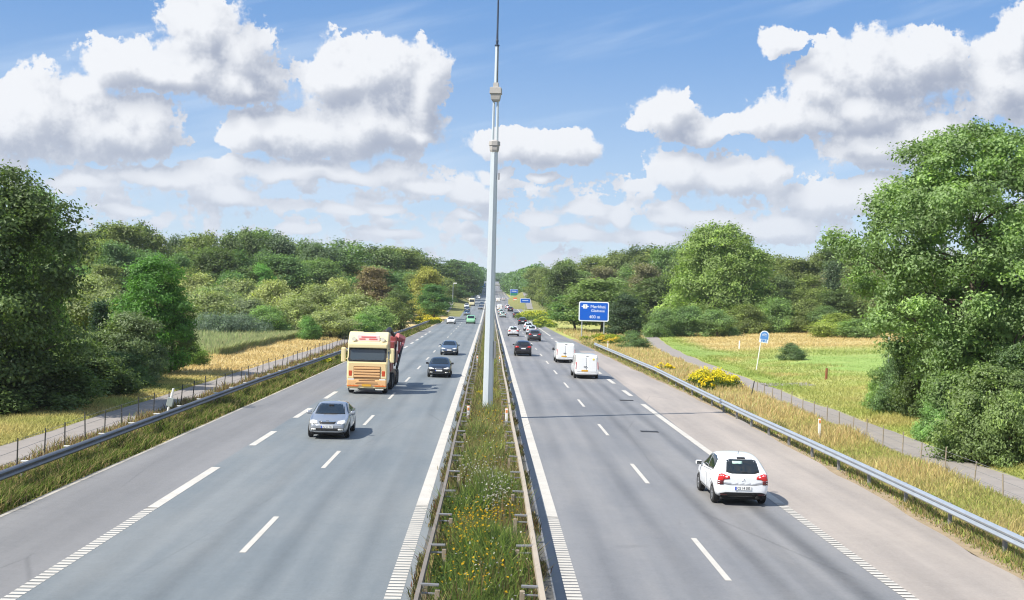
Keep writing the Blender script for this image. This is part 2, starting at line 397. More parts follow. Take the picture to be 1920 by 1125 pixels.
def slip_road(l, r, y0, y1, rise):
    zf = lambda x, y: road_z(y) + rise(y)
    strip('slip_road', l, r, y0, y1, m_slip, 0.12, step=5, zf=zf)
    strip('embankment', lambda y: l(y) - 7, lambda y: l(y) + .1, y0, y1, m_bank, 0.06, step=5, zf=lambda x, y: ground_z(x, y) - .1 + (zf(x, y) - ground_z(x, y) + .1)*np.clip(1 - (np.vectorize(l)(y) - x)/7, 0, 1))
    strip('embankment', lambda y: r(y) - .1, lambda y: r(y) + 7, y0, y1, m_bank, 0.06, step=5, zf=lambda x, y: ground_z(x, y) - .1 + (zf(x, y) - ground_z(x, y) + .1)*np.clip(1 - (x - np.vectorize(r)(y))/7, 0, 1))
slip_road(lambda y: -13.2 - 0.000072*(y - 300)**2, lambda y: -11.8 - 0.000060*(y - 300)**2, 330, 820, lambda y: sstep(380, 800, y)*5.0)
slip_road(lambda y: 13.0 + 0.016*(y - 430), lambda y: 15.0 + 0.022*(y - 430), 440, 660, lambda y: sstep(440, 640, y)*4.0)

# painted markings, on one sheet 4 mm above the asphalt
def paint_mat():
    m = bpy.data.materials.new('road_paint'); m.use_nodes = True; nt = m.node_tree; b = nt.nodes['Principled BSDF']
    g = nt.nodes.new('ShaderNodeNewGeometry'); P = X(nt, g.outputs['Position'])
    f = (noise(nt, P, 1.3, 4, 0.6) - 0.5)*0.45 + (noise(nt, P, 30.0, 3, 0.7) - 0.5)*0.5 - noise(nt, P, 3.5, 6, 0.75).step(0.58, 0.72)*0.30 + 1.05
    s = nt.nodes.new('ShaderNodeVectorMath'); s.operation = 'SCALE'; s.inputs[0].default_value = (0.46, 0.437, 0.395); nt.links.new(f.s, s.inputs['Scale'])
    nt.links.new(s.outputs[0], b.inputs['Base Color']); b.inputs['Roughness'].default_value = 0.7
    return m
M_PAINT = paint_mat()
def quads(rects, dz):
    v, n = [], 0
    for x0, x1, y0, y1 in rects:
        z0, z1 = float(road_z(y0)) + dz, float(road_z(y1)) + dz
        v += [(x0, y0, z0), (x1, y0, z0), (x1, y1, z1), (x0, y1, z1)]
    return np.array(v), np.arange(len(v)).reshape(-1, 4)
def marking(name, rects, dz=0.006):
    v, f = quads(rects, dz); return tag(link(name, mesh_np(name, v, [f], M_PAINT)), kind='structure')
def ribbed(x0, x1, y0, y1):               # raised ribs across the line, 0.3 m apart
    return [(x0, x1, y, y + 0.19) for y in np.arange(y0, y1, 0.29)]
def solid(x0, x1, y0, y1):
    ys = list(np.arange(y0, min(y1, 300), 20)) + list(np.arange(300, y1, 10)) if y1 > 300 else list(np.arange(y0, y1, 20))
    ys = sorted(set(ys + [y1])); return [(x0, x1, a, b) for a, b in zip(ys, ys[1:])]
marking('lane_markings', [(-5.97, -5.81, 31.1 + 15*k - 15, 36.1 + 15*k - 15) for k in range(60)] + [(5.62, 5.77, 29.2 + 15*k - 15, 34.3 + 15*k - 15) for k in range(60)])
marking('edge_line', ribbed(-2.07, -1.71, 5, 38.5) + solid(-2.07, -1.71, 38.5, 1200))
marking('edge_line', ribbed(1.82, 2.16, 5, 37.0) + solid(1.82, 2.16, 37.0, 1200))
marking('edge_line', ribbed(9.32, 9.62, 5, 40.5) + solid(9.32, 9.62, 40.5, 77) + [(9.30, 9.60, 83 + 11.5*k, 88 + 11.5*k) for k in range(10)] + solid(9.6, 9.85, 200, 1000), 0.010)
marking('edge_line', ribbed(-9.82, -9.50, 5, 37.0) + solid(-9.82, -9.50, 37, 45.7) + [(-9.74, -9.46, 52.2 + 11.6*k, 57.6 + 11.6*k) for k in range(14)])
v_, f_ = quads([(float(left_edge(y)) + 0.02, float(left_edge(y)) + 0.15, y, y + 2.0) for y in np.arange(10, 260, 2.0)], 0.006)
tag(link('pavement_edge', mesh_np('pavement_edge', v_, [f_], mat('pale_concrete', (.40, .37, .32), .9, vary=.5, vscale=1.2))), kind='structure')
marking('edge_line', [(-10.3, -10.0, y, y + 10) for y in range(260, 900, 10)])
# the tar-sealed joint across the right carriageway and a few stains
m_tar = mat('tar', (0.03, 0.03, 0.03), 0.5)
bmg = BM(); box(bmg, (0, 0, 0.012), (0.85, 0.55, 0.016), 0.004)
for k in range(7): box(bmg, (-0.36 + k*0.12, 0, 0.022), (0.03, 0.45, 0.008))
g0 = tag(obj('drain_grate', bmg, mat('cast_iron', (0.045, 0.045, 0.045), 0.6, 0.4)), 'dark iron drain grate lying in the right carriageway beside the solid edge line', 'drain grate')
g0.location = (7.9, 61.3, 0)
g1 = copy_tree(g0); g1['label'] = 'dark iron drain grate in the right carriageway just behind the nearer white van'; g1.location = (8.75, 79.5, 0)

# ------------------------------------------------------------------ guard rails, fences, posts
m_galv = mat('galvanised_steel', (0.46, 0.50, 0.54), 0.42, 0.55, vary=0.18, vscale=2.5)
m_galvd = mat('weathered_steel', (0.25, 0.25, 0.25), 0.6, 0.4, vary=0.3, vscale=2.0)
m_beige = mat('weathered_beam', (0.41, 0.35, 0.27), 0.65, 0.1, vary=0.25, vscale=1.5)
m_wood = mat('weathered_post', (0.27, 0.225, 0.165), 0.8, vary=0.35, vscale=5)
m_dark = mat('dark_steel', (0.06, 0.06, 0.06), 0.5, 0.3, vary=0.2)
m_white = mat('white_paint', (0.80, 0.80, 0.78), 0.45, vary=0.06, vscale=3)
W_BEAM = [(0.0, -0.155), (0.05, -0.125), (0.078, -0.085), (0.05, -0.035), (0.0, 0.0), (0.05, 0.035), (0.078, 0.085), (0.05, 0.125), (0.0, 0.155)]
def beam(name, xf, y0, y1, z, profile, m, parent, step=4.0, thick=0.006, sgn=1, closed=False):
    """a rail swept along y; profile (outward, up), closed with a back face"""
    ys = np.arange(y0, y1 + 0.1, step); prof = np.array(profile + ([] if closed else [(p[0] - thick*3*sgn, p[1]) for p in profile[::-1]]))
    n = len(prof); v = []
    for y in ys:
        x = xf(y); zz = float(road_z(y)) + z
        v.append(np.stack([x + prof[:, 0], np.full(n, y), zz + prof[:, 1]], 1))
    v = np.concatenate(v); i = np.arange(len(ys)*n).reshape(len(ys), n); j = np.roll(i, -1, 1)
    f = np.stack([i[:-1].ravel(), j[:-1].ravel(), j[1:].ravel(), i[1:].ravel()], 1)
    return link(name, mesh_np(name, v, [f], m, False), parent)
def guard_rail(label, xf, y0, y1, z, out, m_rail, m_post, profile, post_off, arm_m, spacing=4.0, post_s=(0.10, 0.12)):
    t = thing('guard_rail', label, 'guard rail', (0, 0, 0))
    pr = [(p[0]*out, p[1]) for p in profile]
    beam('rail', xf, y0, y1, z, pr, m_rail, t, 4.0, sgn=out, closed=profile[0][0] < -1e-6)
    bm = BM(); box(bm, (0, 0, -0.05), (*post_s, z*2 + 0.04), 0.012); me = bpy.data.meshes.new('post'); bm.to_mesh(me); bm.free(); me.materials.append(m_post)
    bm = BM(); box(bm, (0, 0, 0.08), (abs(post_off) + 0.05, 0.10, 0.045), 0.008); box(bm, (0, 0, -0.09), (abs(post_off) + 0.05, 0.07, 0.03), 0.006)
    ma = bpy.data.meshes.new('spacer_arm'); bm.to_mesh(ma); bm.free(); ma.materials.append(arm_m)
    for y in np.arange(y0 + 1.0, y1, spacing):
        if len(t.children) > 180: break
        x = xf(y); zz = float(road_z(y))
        p = link('post', me, t); p.location = (x + post_off, y, zz); p.rotation_euler = (random.gauss(0, .015), random.gauss(0, .02), 0)
        a = link('spacer_arm', ma, p); a.location = (-post_off*0.5, 0, z - 0.02)
    return t
guard_rail('galvanised double-wave guard rail along the pinkish hard shoulder', lambda y: np.interp(y, [0, 32, 50, 65, 80, 104, 145, 160], [13.35, 13.45, 13.5, 13.4, 13.5, 13.75, 13.2, 13.0]), 12, 158, 0.62, -1, m_galv, m_galvd, W_BEAM, 0.22, m_galvd)
guard_rail('dark guard rail with pale spacer arms between left carriageway and wire fence', lambda y: np.interp(y, [0, 80, 118, 170, 230, 300], [-14.6, -14.35, -13.8, -12.9, -12.1, -11.6]), 20, 285, 0.66, 1, mat('dark_rail_steel', (.20, .205, .215), .5, .5, vary=.25, vscale=2), m_galvd, W_BEAM, -0.42, mat('pale_arm', (0.62, 0.62, 0.60), 0.6))
BOXB = [(-0.02, -0.085), (0.085, -0.085), (0.10, -0.06), (0.10, 0.06), (0.085, 0.085), (-0.02, 0.085)]
MEDL = lambda y: -1.20 + 0.02*math.sin(y*0.21); MEDR = lambda y: 1.14 + 0.02*math.sin(y*0.17 + 1)
guard_rail('rusty grey median guard rail beside the oncoming lanes', MEDL, 12, 395, 0.66, -1, mat('rusty_steel', (.20, .175, .15), .75, .2, vary=.4, vscale=1.5), m_wood, [(-0.02, -0.09), (0.06, -0.09), (0.075, 0.0), (0.06, 0.07), (-0.02, 0.07)], 0.32, m_galvd)
guard_rail('pale beige median guard rail beside the outgoing lanes', MEDR, 12, 395, 0.68, 1, m_beige, m_wood, BOXB, -0.34, m_galvd)
# fences
def wire_fence(label, xf, y0, y1, sp, h, m, mw):
    t = thing('wire_fence', label, 'fence')
    bm = BM(); tube(bm, [(0, 0, -0.2), (0, 0, h)], [0.028, 0.025], 6); me = bpy.data.meshes.new('post'); bm.to_mesh(me); bm.free(); me.materials.append(m)
    ys = [y + random.uniform(-.25, .25) for y in np.arange(y0, y1, sp)][:100]
    for y in ys:
        p = link('post', me, t); p.location = (xf(y), y, gz(xf(y), y)); p.rotation_euler = (random.gauss(0, .04), random.gauss(0, .05), 0); p.scale = (1, 1, random.uniform(.85, 1.1))
    for k, f in enumerate((0.35, 0.65, 0.95)):
        bm = BM(); tube(bm, [(xf(y), y, gz(xf(y), y) + h*f*0.97) for y in ys], 0.007, 4); obj('wire', bm, mw, t)
    return t
wire_fence('long wire fence on dark steel posts along the path on the left', lambda y: np.interp(y, [30, 45, 52, 64, 300], [-16.2, -16.6, -16.9, -17.0, -17.0]) + 0.55, 30, 215, 2.75, 1.15, m_dark, m_galvd)
wire_fence('low fence of thin grey posts beside the path on the right', lambda y: path_x(y) - 1.45, 34, 90, 2.8, 1.0, m_wood, m_galvd)
# white delineator posts
def delineator(x, y, label, cap=(0.75, 0.28, 0.08), z=None):
    t = thing('delineator_post', label, 'delineator', (x, y, gz(x, y) if z is None else z), 0, 'white delineator posts')
    bm = BM(); box(bm, (0, 0, 0.5), (0.13, 0.05, 1.0), 0.018); obj('post', bm, m_white, t)
    bm = BM(); box(bm, (0, -0.028, 0.86), (0.10, 0.012, 0.14), 0.003); box(bm, (0, 0, 1.012), (0.125, 0.045, 0.03), 0.008)
    obj('reflector', bm, mat('reflector_orange', cap, 0.4), t); return t
delineator(-0.90, 61.6, 'white delineator post in the median by the rusty rail, near the mast foot')
delineator(0.95, 60.8, 'white delineator post in the median by the beige rail, near the mast foot')
delineator(15.7, 59.5, 'white delineator post in dry weeds between guard rail and right path')
delineator(14.6, 155.0, 'white delineator post where the right guard rail begins')
delineator(-0.95, 111, 'small white delineator post in the median beyond the mast, oncoming side'); delineator(1.0, 111, 'small white delineator post in the median beyond the mast, outgoing side')
def stake(name, label, cat, x, y, h, r, m, lean=(0, 0), cap=None):
    t = thing(name, label, cat, (x, y, gz(x, y))); t.rotation_euler = (*lean, 0)
    bm = BM(); tube(bm, [(0, 0, -0.2), (0, 0, h*0.55), (0, 0, h)], [r, r*0.95, r*0.85], 7); obj('stake', bm, m, t)
    if cap: bm = BM(); box(bm, (0, 0, h*cap[0]), cap[1], 0.02); obj('cap', bm, cap[2], t)
    return t
stake('marker_stake', 'leaning white stake with a grey box between left fence and guard rail', 'marker post', -15.6, 62, 1.5, 0.06, m_white, (0.0, 0.22), (0.55, (0.30, 0.14, 0.42), mat('grey_plastic', (0.30, 0.34, 0.33), 0.5)))
stake('marker_stake', 'short red-brown stake standing in the meadow before the bright lawn', 'marker post', *gp(1549, 712), 0.95, 0.11, mat('red_stain', (0.22, 0.075, 0.03), 0.7), (0.03, 0.02))
stake('marker_stake', 'thin leaning dark stake in dry grass beside the fork of the right path', 'marker post', 17.3, 83, 1.25, 0.04, m_dark, (0.0, 0.18))
stake('marker_stake', 'pale marker post in the straw meadow beyond the cycle sign', 'marker post', *gp(1386, 655), 1.1, 0.10, m_white, (0, 0.02))
stake('fence_post', 'tall pale pole at the edge of the big maple crown', 'pole', *gp(1665, 700), 3.2, 0.06, m_galv)
for px, py in ((1130, 640), (1137, 642), (1210, 640)):
    pass

# ------------------------------------------------------------------ mast in the median
m_mast = mat('mast_galvanised', (0.52, 0.57, 0.60), 0.5, 0.25, vary=0.10, vscale=1.2)
m_box = mat('mast_box_grey', (0.38, 0.36, 0.34), 0.6, vary=0.1)
mx, my = 0.04, 65.8
t = thing('mast', 'tall tapering galvanised mast standing in the planted median, with two collar boxes', 'mast', (mx, my, 0))
def oct_(bm, segs, seg=8):
    tube(bm, [(0, 0, z) for z, r in segs], [r for z, r in segs], seg)
hz = lambda py: EYE + (549.5 - py)/FPX*my*1.0
bm = BM(); oct_(bm, [(-0.3, .275), (0.4, .272), (hz(285), .185)]); lower = obj('lower_shaft', bm, m_mast, t)
bm = BM(); oct_(bm, [(hz(285), .20), (hz(281), .245), (hz(273), .26), (hz(273) + .01, .30), (hz(265), .29), (hz(264.5), .24), (hz(262), .14)], 6); obj('lower_collar', bm, m_box, t)
bm = BM()
for a in (0.12, -0.10): tube(bm, [(a, 0, hz(268)), (a*0.9, 0, hz(185))], [.075, .06], 7)
obj('middle_shaft', bm, m_mast, t)
bm = BM(); oct_(bm, [(hz(190), .23), (hz(187), .30), (hz(176), .36), (hz(175.8), .42), (hz(165), .40), (hz(164), .33), (hz(163.5), .20), (hz(155), .17)], 4)
bmesh.ops.rotate(bm, verts=bm.verts, cent=(0, 0, 0), matrix=Matrix.Rotation(R(38), 3, 'Z')); obj('upper_collar', bm, m_box, t)
bm = BM(); tube(bm, [(0, 0, hz(160)), (0.0, 0, hz(86))], [.105, .09], 8); us = obj('upper_shaft', bm, m_mast, t)
bm = BM(); tube(bm, [(0.075, -0.08, hz(160)), (.065, -0.09, hz(124)), (.06, -.08, hz(86))], .022, 6); obj('cable', bm, m_dark, us)
bm = BM(); oct_(bm, [(hz(87), .09), (hz(86), .13), (hz(84), .13), (hz(83), .06), (hz(76), .075), (hz(74), .06), (hz(60), .05), (hz(-60), .035)], 8); obj('antenna_rod', bm, mat('antenna_dark', (0.03, 0.05, 0.09), 0.5), t)
bm = BM(); box(bm, (0.27, -.05, hz(330)), (.07, .1, .35), .01); box(bm, (0.30, -.1, hz(655)), (.1, .12, .9), .01); obj('bracket', bm, m_galvd, lower)

# ------------------------------------------------------------------ signs
m_blue = mat('sign_blue', (0.0, 0.10, 0.55), 0.35, vary=0.05); m_signw = mat('sign_white', (0.80, 0.84, 0.88), 0.4); m_signback = mat('sign_back', (0.35, 0.36, 0.37), 0.5, 0.4)
m_ltblue = mat('sign_light_blue', (0.10, 0.27, 0.66), 0.4); m_green = mat('sign_green', (0.02, 0.22, 0.14), 0.4)
def panel(name, w, h, m, parent, z, y=0.0, r=0.08, d=0.04, border=None):
    bm = BM(); box(bm, (0, y, z), (w, d, h)); 
    es = [e for e in bm.edges if abs((e.verts[0].co - e.verts[1].co).normalized().y) > 0.9]
    bmesh.ops.bevel(bm, geom=es, offset=r, segments=4, affect='EDGES')
    return obj(name, bm, m, parent)
def face_text(body, size, x, z, parent, m=None, y=-0.035):
    o = link('lettering', text_mesh(body, size, m or m_signw), parent); o.location = (x, y, z); o.rotation_euler = (R(90), 0, 0); return o
# exit sign
sx, sy = at(1114, 192), 192.0
t = thing('exit_sign', 'large blue motorway exit sign reading Mørkhøj, Gladsaxe, 400 m before green trees', 'road sign', (sx, sy, gz(sx, sy)), R(-3))
zc = EYE + (554.0 - 583)/FPX*192 - gz(sx, sy)
W_, H_ = 56.5/FPX*192, 37/FPX*192
panel('border', W_, H_, m_signw, t, zc, 0, 0.12, 0.05); bp = panel('board', W_ - .34, H_ - .34, m_blue, t, zc, -0.03, 0.08, 0.03)
face_text('Mørkhøj', 0.66, 0.62, zc + 0.72, bp, y=-0.05); face_text('Gladsaxe', 0.56, 0.62, zc + 0.10, bp, y=-0.05); face_text('400 m', 0.66, 0.15, zc - 0.84, bp, y=-0.05)
bm = BM(); box(bm, (-1.32, -0.05, zc + .74), (1.10, .02, .62)); es = [e for e in bm.edges if abs((e.verts[0].co - e.verts[1].co).normalized().y) > 0.9]
bmesh.ops.bevel(bm, geom=es, offset=.24, segments=5, affect='EDGES'); pill = obj('number_panel', bm, m_signw, bp)
face_text('2', 0.5, -1.32, zc + .74, bp, mat('sign_ink', (0.25, 0.15, 0.20), .5), y=-0.066)
for x in (-1.75, 1.6):
    bm = BM(); tube(bm, [(x, 0.08, -0.3), (x, 0.08, zc + H_*.4)], .085, 8); obj('post', bm, m_galv, t)
# cycle route sign
sx, sy = gp(1418, 694)
t = thing('cycle_route_sign', 'round-topped pale blue cycle path sign on a slim white pole', 'road sign', (sx, sy, gz(sx, sy)), R(-4)); t.rotation_euler.y = R(7.5)
D = sy; ph = 55/FPX*D; hh = 23/FPX*D; ww = 17/FPX*D
bm = BM(); tube(bm, [(0, 0, -.3), (0, 0, ph + hh*.7)], .045, 8); obj('pole', bm, m_white, t)
def arch(bm, w, h, z0, y, d, ox):
    pts = [(ox - w/2, z0), (ox + w/2, z0)] + [(ox + w/2*math.cos(a), z0 + h - w/2 + w/2*math.sin(a)) for a in np.linspace(0, math.pi, 13)]
    vs = [bm.verts.new((x, y, z)) for x, z in pts]; f = bm.faces.new(vs)
    r = bmesh.ops.extrude_face_region(bm, geom=[f]); bmesh.ops.translate(bm, verts=[v for v in r['geom'] if isinstance(v, bmesh.types.BMVert)], vec=(0, -d, 0)); bmesh.ops.recalc_face_normals(bm, faces=bm.faces)
bm = BM(); arch(bm, ww, hh, ph - .1, -.05, .03, ww*.28); brd = obj('board', bm, m_signw, t)
bm = BM(); arch(bm, ww*.86, hh*.62, ph + hh*.30 - .1, -.082, .01, ww*.28); obj('blue_panel', bm, m_ltblue, brd)
bm = BM()
cxw = ww*.28; zz = ph + hh*.60
for dx_ in (-.14, .14):
    tube(bm, [(cxw + dx_*ww + .085*ww*1.3*math.cos(a), -.10, zz - .05*hh + .085*ww*1.3*math.sin(a)) for a in np.linspace(0, 2*math.pi, 13)], .012, 5)
tube(bm, [(cxw - .14*ww, -.1, zz - .05*hh), (cxw - .04*ww, -.1, zz + .06*hh), (cxw + .10*ww, -.1, zz + .06*hh), (cxw + .14*ww, -.1, zz - .05*hh)], .014, 5)
obj('bicycle_symbol', bm, m_signw, brd)
bm = BM(); box(bm, (ww*.08, -.088, ph + hh*.10 - .02), (.12, .012, hh*.2), .002); box(bm, (ww*.30, -.088, ph + hh*.10 - .02), (.16, .012, hh*.2), .002); box(bm, (ww*.54, -.088, ph + hh*.10 - .02), (.10, .012, hh*.2), .002); obj('lower_marks', bm, m_ltblue, brd)
# distant signs
def far_sign(px, py, Y, wpx, hpx, label, split=False, m=None, legs=2):
    x = at(px, Y); z = EYE + (550 - py)/FPX*Y; g = gz(x, Y); w_, h_ = wpx/FPX*Y, hpx/FPX*Y
    t = thing('direction_sign', label, 'road sign', (x, Y, g))
    panel('border', w_, h_, m_signw, t, z - g, 0, .1, .08); b = panel('board', w_*.93, h_*(.5 if split else .86), m or m_blue, t, z - g + (h_*.22 if split else 0), -.05, .08, .06)
    if split: panel('board', w_*.93, h_*.40, m_green, t, z - g - h_*.25, -.05, .08, .06)
    bm = BM(); box(bm, (0, -.1, z - g + h_*(.22 if split else 0)), (w_*.6, .04, h_*.10)); obj('lettering', bm, m_signw, b)
    for k in ((-.35, .35) if legs == 2 else (0,)):
        bm = BM(); tube(bm, [(k*w_, .15, -.3), (k*w_, .15, z - g)], .12, 6); obj('post', bm, m_galv, t)
far_sign(963.5, 547.5, 640, 15, 12.5, 'small distant sign, blue above green, right of the climbing road', True)
far_sign(985, 562, 425, 19, 8.5, 'small wide blue sign above the yellow goldenrod bank', legs=1)
far_sign(903, 535.5, 860, 14, 8, 'tiny light blue sign left of the mast by the far bridge', m=m_ltblue)
t = thing('hazard_marker', 'orange and white marker board beside the distant slip road', 'marker board', (at(966, 560), 560, gz(at(966, 560), 560)))
bm = BM(); box(bm, (0, 0, 1.4), (1.6, .08, 1.6), .02); b = obj('board', bm, mat('marker_orange', (.75, .16, .05), .5), t)
bm = BM(); box(bm, (0, -.05, 1.4), (1.5, .03, .35), .01); obj('stripe', bm, m_signw, b); bm = BM(); box(bm, (0, .08, .35), (.12, .08, .9), .01); obj('post', bm, m_galv, t)
# far bridge crossing the climbing road
bx0, bx1, by = at(884, 905), at(958, 905), 905.0; bz = float(road_z(by))
t = thing('road_bridge', 'low grey bridge crossing the climbing road in the distance', 'bridge', (0, by, 0))
bm = BM(); box(bm, ((bx0 + bx1)/2, 0, bz + 4.6), (bx1 - bx0, 6, .9), .05); obj('deck', bm, mat('concrete', (.36, .36, .35), .9, vary=.2, vscale=.4), t)
bm = BM(); box(bm, ((bx0 + bx1)/2, -3.05, bz + 5.5), (bx1 - bx0, .15, 1.0), .02); obj('parapet', bm, mat('parapet_grey', (.5, .5, .5), .7), t)
for x in (bx0 + 1, 0.0, bx1 - 1): bm = BM(); box(bm, (x, 0, bz + 1.5), (1.0, 4, 5.4), .1); obj('pier', bm, MATS['concrete'], t)
# street lamps on the far left slip road
def lamp(px, Y, topy, label):
    x = at(px, Y); g = gz(x, Y); z = EYE + (550 - topy)/FPX*Y - g
    t = thing('street_lamp', label, 'street lamp', (x, Y, g), 0, 'lamps along the left slip road')
    bm = BM(); tube(bm, [(0, 0, -.3), (0, 0, z*.95), (.4, 0, z)], [.14, .09, .07], 7); obj('pole', bm, m_galv, t)
    bm = BM(); box(bm, (.75, 0, z + .02), (1.3, .7, .4), .12); obj('lamp_head', bm, m_white, t)
lamp(849, 480, 533, 'tall street lamp standing left of the slip road behind dark trees'); lamp(862, 700, 511, 'distant street lamp, left one of the pair over the far trees'); lamp(866, 720, 513, 'distant street lamp, right one of the pair over the far trees')

# ------------------------------------------------------------------ vehicles
def paint_mat2():
    m = mat('car_paint', (1, 1, 1), 0.28, 0.0, obj_color=True, coat=0.8, spec=0.4); return m
M_CAR = paint_mat2()
M_SILVER = mat('metallic_paint', (1, 1, 1), 0.30, 0.55, obj_color=True, coat=0.9)
M_GLASS = mat('car_glass', (0.012, 0.016, 0.018), 0.04, 0.0, spec=0.9)
M_BLACK = mat('black_plastic', (0.018, 0.018, 0.019), 0.55)
M_TYRE = mat('tyre_rubber', (0.02, 0.02, 0.02), 0.85, vary=0.2, vscale=12)
M_RIM = mat('alloy', (0.42, 0.43, 0.45), 0.35, 0.7)
M_RED = mat('tail_lens', (0.55, 0.015, 0.012), 0.18, coat=0.6); M_DRED = mat('tail_lens_dark', (0.10, 0.01, 0.01), 0.2, coat=0.6)
M_LENS = mat('head_lens', (0.72, 0.70, 0.64), 0.12, 0.15, coat=1.0); M_CHROME = mat('chrome', (0.72, 0.73, 0.74), 0.15, 0.9)
M_PLATE = mat('plate_white', (0.82, 0.82, 0.80), 0.45); M_PLATEY = mat('plate_yellow', (0.70, 0.38, 0.03), 0.45); M_EU = mat('plate_blue', (0.03, 0.08, 0.5), 0.5)
M_INK = mat('plate_ink', (0.015, 0.015, 0.015), 0.6); M_UNDER = mat('underbody', (0.01, 0.01, 0.01), 0.9)
M_ORANGE = mat('lens_orange', (0.72, 0.20, 0.02), 0.25)
def interp_st(st, n):
    st = np.array(st, float); return st
def shell(st, arches, wr_wheel, sub=2):
    """closed body lofted along y; st rows: y, z sill, z shoulder, z roof, half width, half roof width"""
    bm = BM(); rings = []
    for (y, zb, zs, zr, w, wr) in st:
        h = [(0, zb), (w*.80, zb), (w*.955, zb + .07), (w, zb + .45*(zs - zb)), (w*.985, zs - .10), (w*.945, zs),
             ((w*.93 + wr)/2 + .015, (zs + zr)/2), (wr + .015, zr - .07), (wr - .09, zr - .008), (0, zr + .022)]
        pts = h + [(-x, z) for x, z in h[-2:0:-1]]
        rings.append([bm.verts.new((x, y, z)) for x, z in pts])
    n = len(rings[0])
    for a, b in zip(rings, rings[1:]):
        for k in range(n): bm.faces.new((a[k], a[(k+1) % n], b[(k+1) % n], b[k]))
    for r, flip in ((rings[0], True), (rings[-1], False)):
        # end cap as quads across the car
        m = n//2
        for k in range(m):
            a, b, c, d = r[k], r[k+1], r[(n - k - 1) % n], r[(n - k) % n]
            vs = [a, b, c, d]; u = []
            for v in vs:
                if v not in u: u.append(v)
            if len(u) >= 3: bm.faces.new(u if flip else u[::-1])
    bmesh.ops.recalc_face_normals(bm, faces=bm.faces)
    me = bpy.data.meshes.new('body'); bm.to_mesh(me); bm.free()
    o = link('body', me)
    md = o.modifiers.new('s', 'SUBSURF'); md.levels = sub; md.render_levels = sub
    cutters = []
    for (yw, rr, half) in arches:
        for s in (-1, 1):
            cb = BM(); tube(cb, [(s*(half - .26), yw, rr[0]), (s*(half + .3), yw, rr[0])], rr[1], 24)
            c = obj('cutter', cb, M_UNDER); cutters.append(c)
            bo = o.modifiers.new('b', 'BOOLEAN'); bo.operation = 'DIFFERENCE'; bo.object = c; bo.solver = 'EXACT'
    dg = bpy.context.evaluated_depsgraph_get(); me2 = bpy.data.meshes.new_from_object(o.evaluated_get(dg))
    bvh_mod = [m for m in o.modifiers if m.type == 'BOOLEAN']
    for m in bvh_mod: o.modifiers.remove(m)
    dg = bpy.context.evaluated_depsgraph_get(); ev = o.evaluated_get(dg).to_mesh()
    bvh = BVHTree.FromPolygons([v.co.copy() for v in ev.vertices], [list(p.vertices) for p in ev.polygons])
    bpy.data.objects.remove(o)
    for c in cutters: bpy.data.objects.remove(c)
    me2.polygons.foreach_set('use_smooth', np.full(len(me2.polygons), True)); me2.update()
    return me2, bvh
DIRS = {'front': Vector((0, -1, 0)), 'rear': Vector((0, 1, 0)), 'left': Vector((1, 0, 0)), 'right': Vector((-1, 0, 0)), 'top': Vector((0, 0, -1))}
def lift(axis, a, b):
    return {'front': Vector((a, 9, b)), 'rear': Vector((a, -9, b)), 'left': Vector((-9, a, b)), 'right': Vector((9, a, b)), 'top': Vector((a, b, 9))}[axis]
def patch(name, bvh, axis, layers, mats, parent, skirt=0.03, lab=None):
    """panels lying on the body: each layer = (outline [(a, b)...], proud distance, material index)"""
    bm = BM(); d = DIRS[axis]
    for poly, off, mi in layers:
        vs = [bm.verts.new((a, b, 0)) for a, b in poly]; f = bm.faces.new(vs); f.material_index = mi
        r = bmesh.ops.triangulate(bm, faces=[f]); fs = r['faces']
        for _ in range(5):
            es = list({e for q in fs for e in q.edges if e.calc_length() > 0.10})
            if not es: break
            r = bmesh.ops.subdivide_edges(bm, edges=es, cuts=1, use_grid_fill=True)
            fs = [q for q in bm.faces if q.material_index == mi and all(abs(v.co.z) < 1e-9 for v in q.verts)] if True else fs
            ng = [q for q in fs if len(q.verts) > 3]
            if ng: bmesh.ops.triangulate(bm, faces=ng)
            fs = [q for q in bm.faces if q.material_index == mi and all(abs(v.co.z) < 1e-9 for v in q.verts)]
        vset = {v for q in fs for v in q.verts}; bound = [e for e in {e for q in fs for e in q.edges} if len(e.link_faces) == 1]
        for v in vset:
            a, b = v.co.x, v.co.y; o = lift(axis, a, b); hit = bvh.ray_cast(o, d)
            if hit[0] is None: hit = bvh.find_nearest(o + d*8)
            p = hit[0]
            v.co = p - d*off
            if abs(v.co.z) < 1e-9: v.co.z = 1e-5
        sk = {}
        for e in bound:
            q = []
            for v in e.verts:
                if v not in sk: sk[v] = bm.verts.new(v.co + d*(skirt + off))
                q.append(sk[v])
            bm.faces.new((e.verts[0], e.verts[1], q[1], q[0])).material_index = mi
    bmesh.ops.recalc_face_normals(bm, faces=bm.faces)
    o = obj(name, bm, mats, parent, True)
    return o
def mirror(poly): return [(-a, b) for a, b in poly][::-1]
def rect(x0, x1, z0, z1, c=0.0):
    return [(x0, z0), (x1, z0), (x1, z1), (x0, z1)] if not c else [(x0 + c, z0), (x1 - c, z0), (x1, z0 + c), (x1, z1 - c), (x1 - c, z1), (x0 + c, z1), (x0, z1 - c), (x0, z0 + c)]
WHEEL = {}
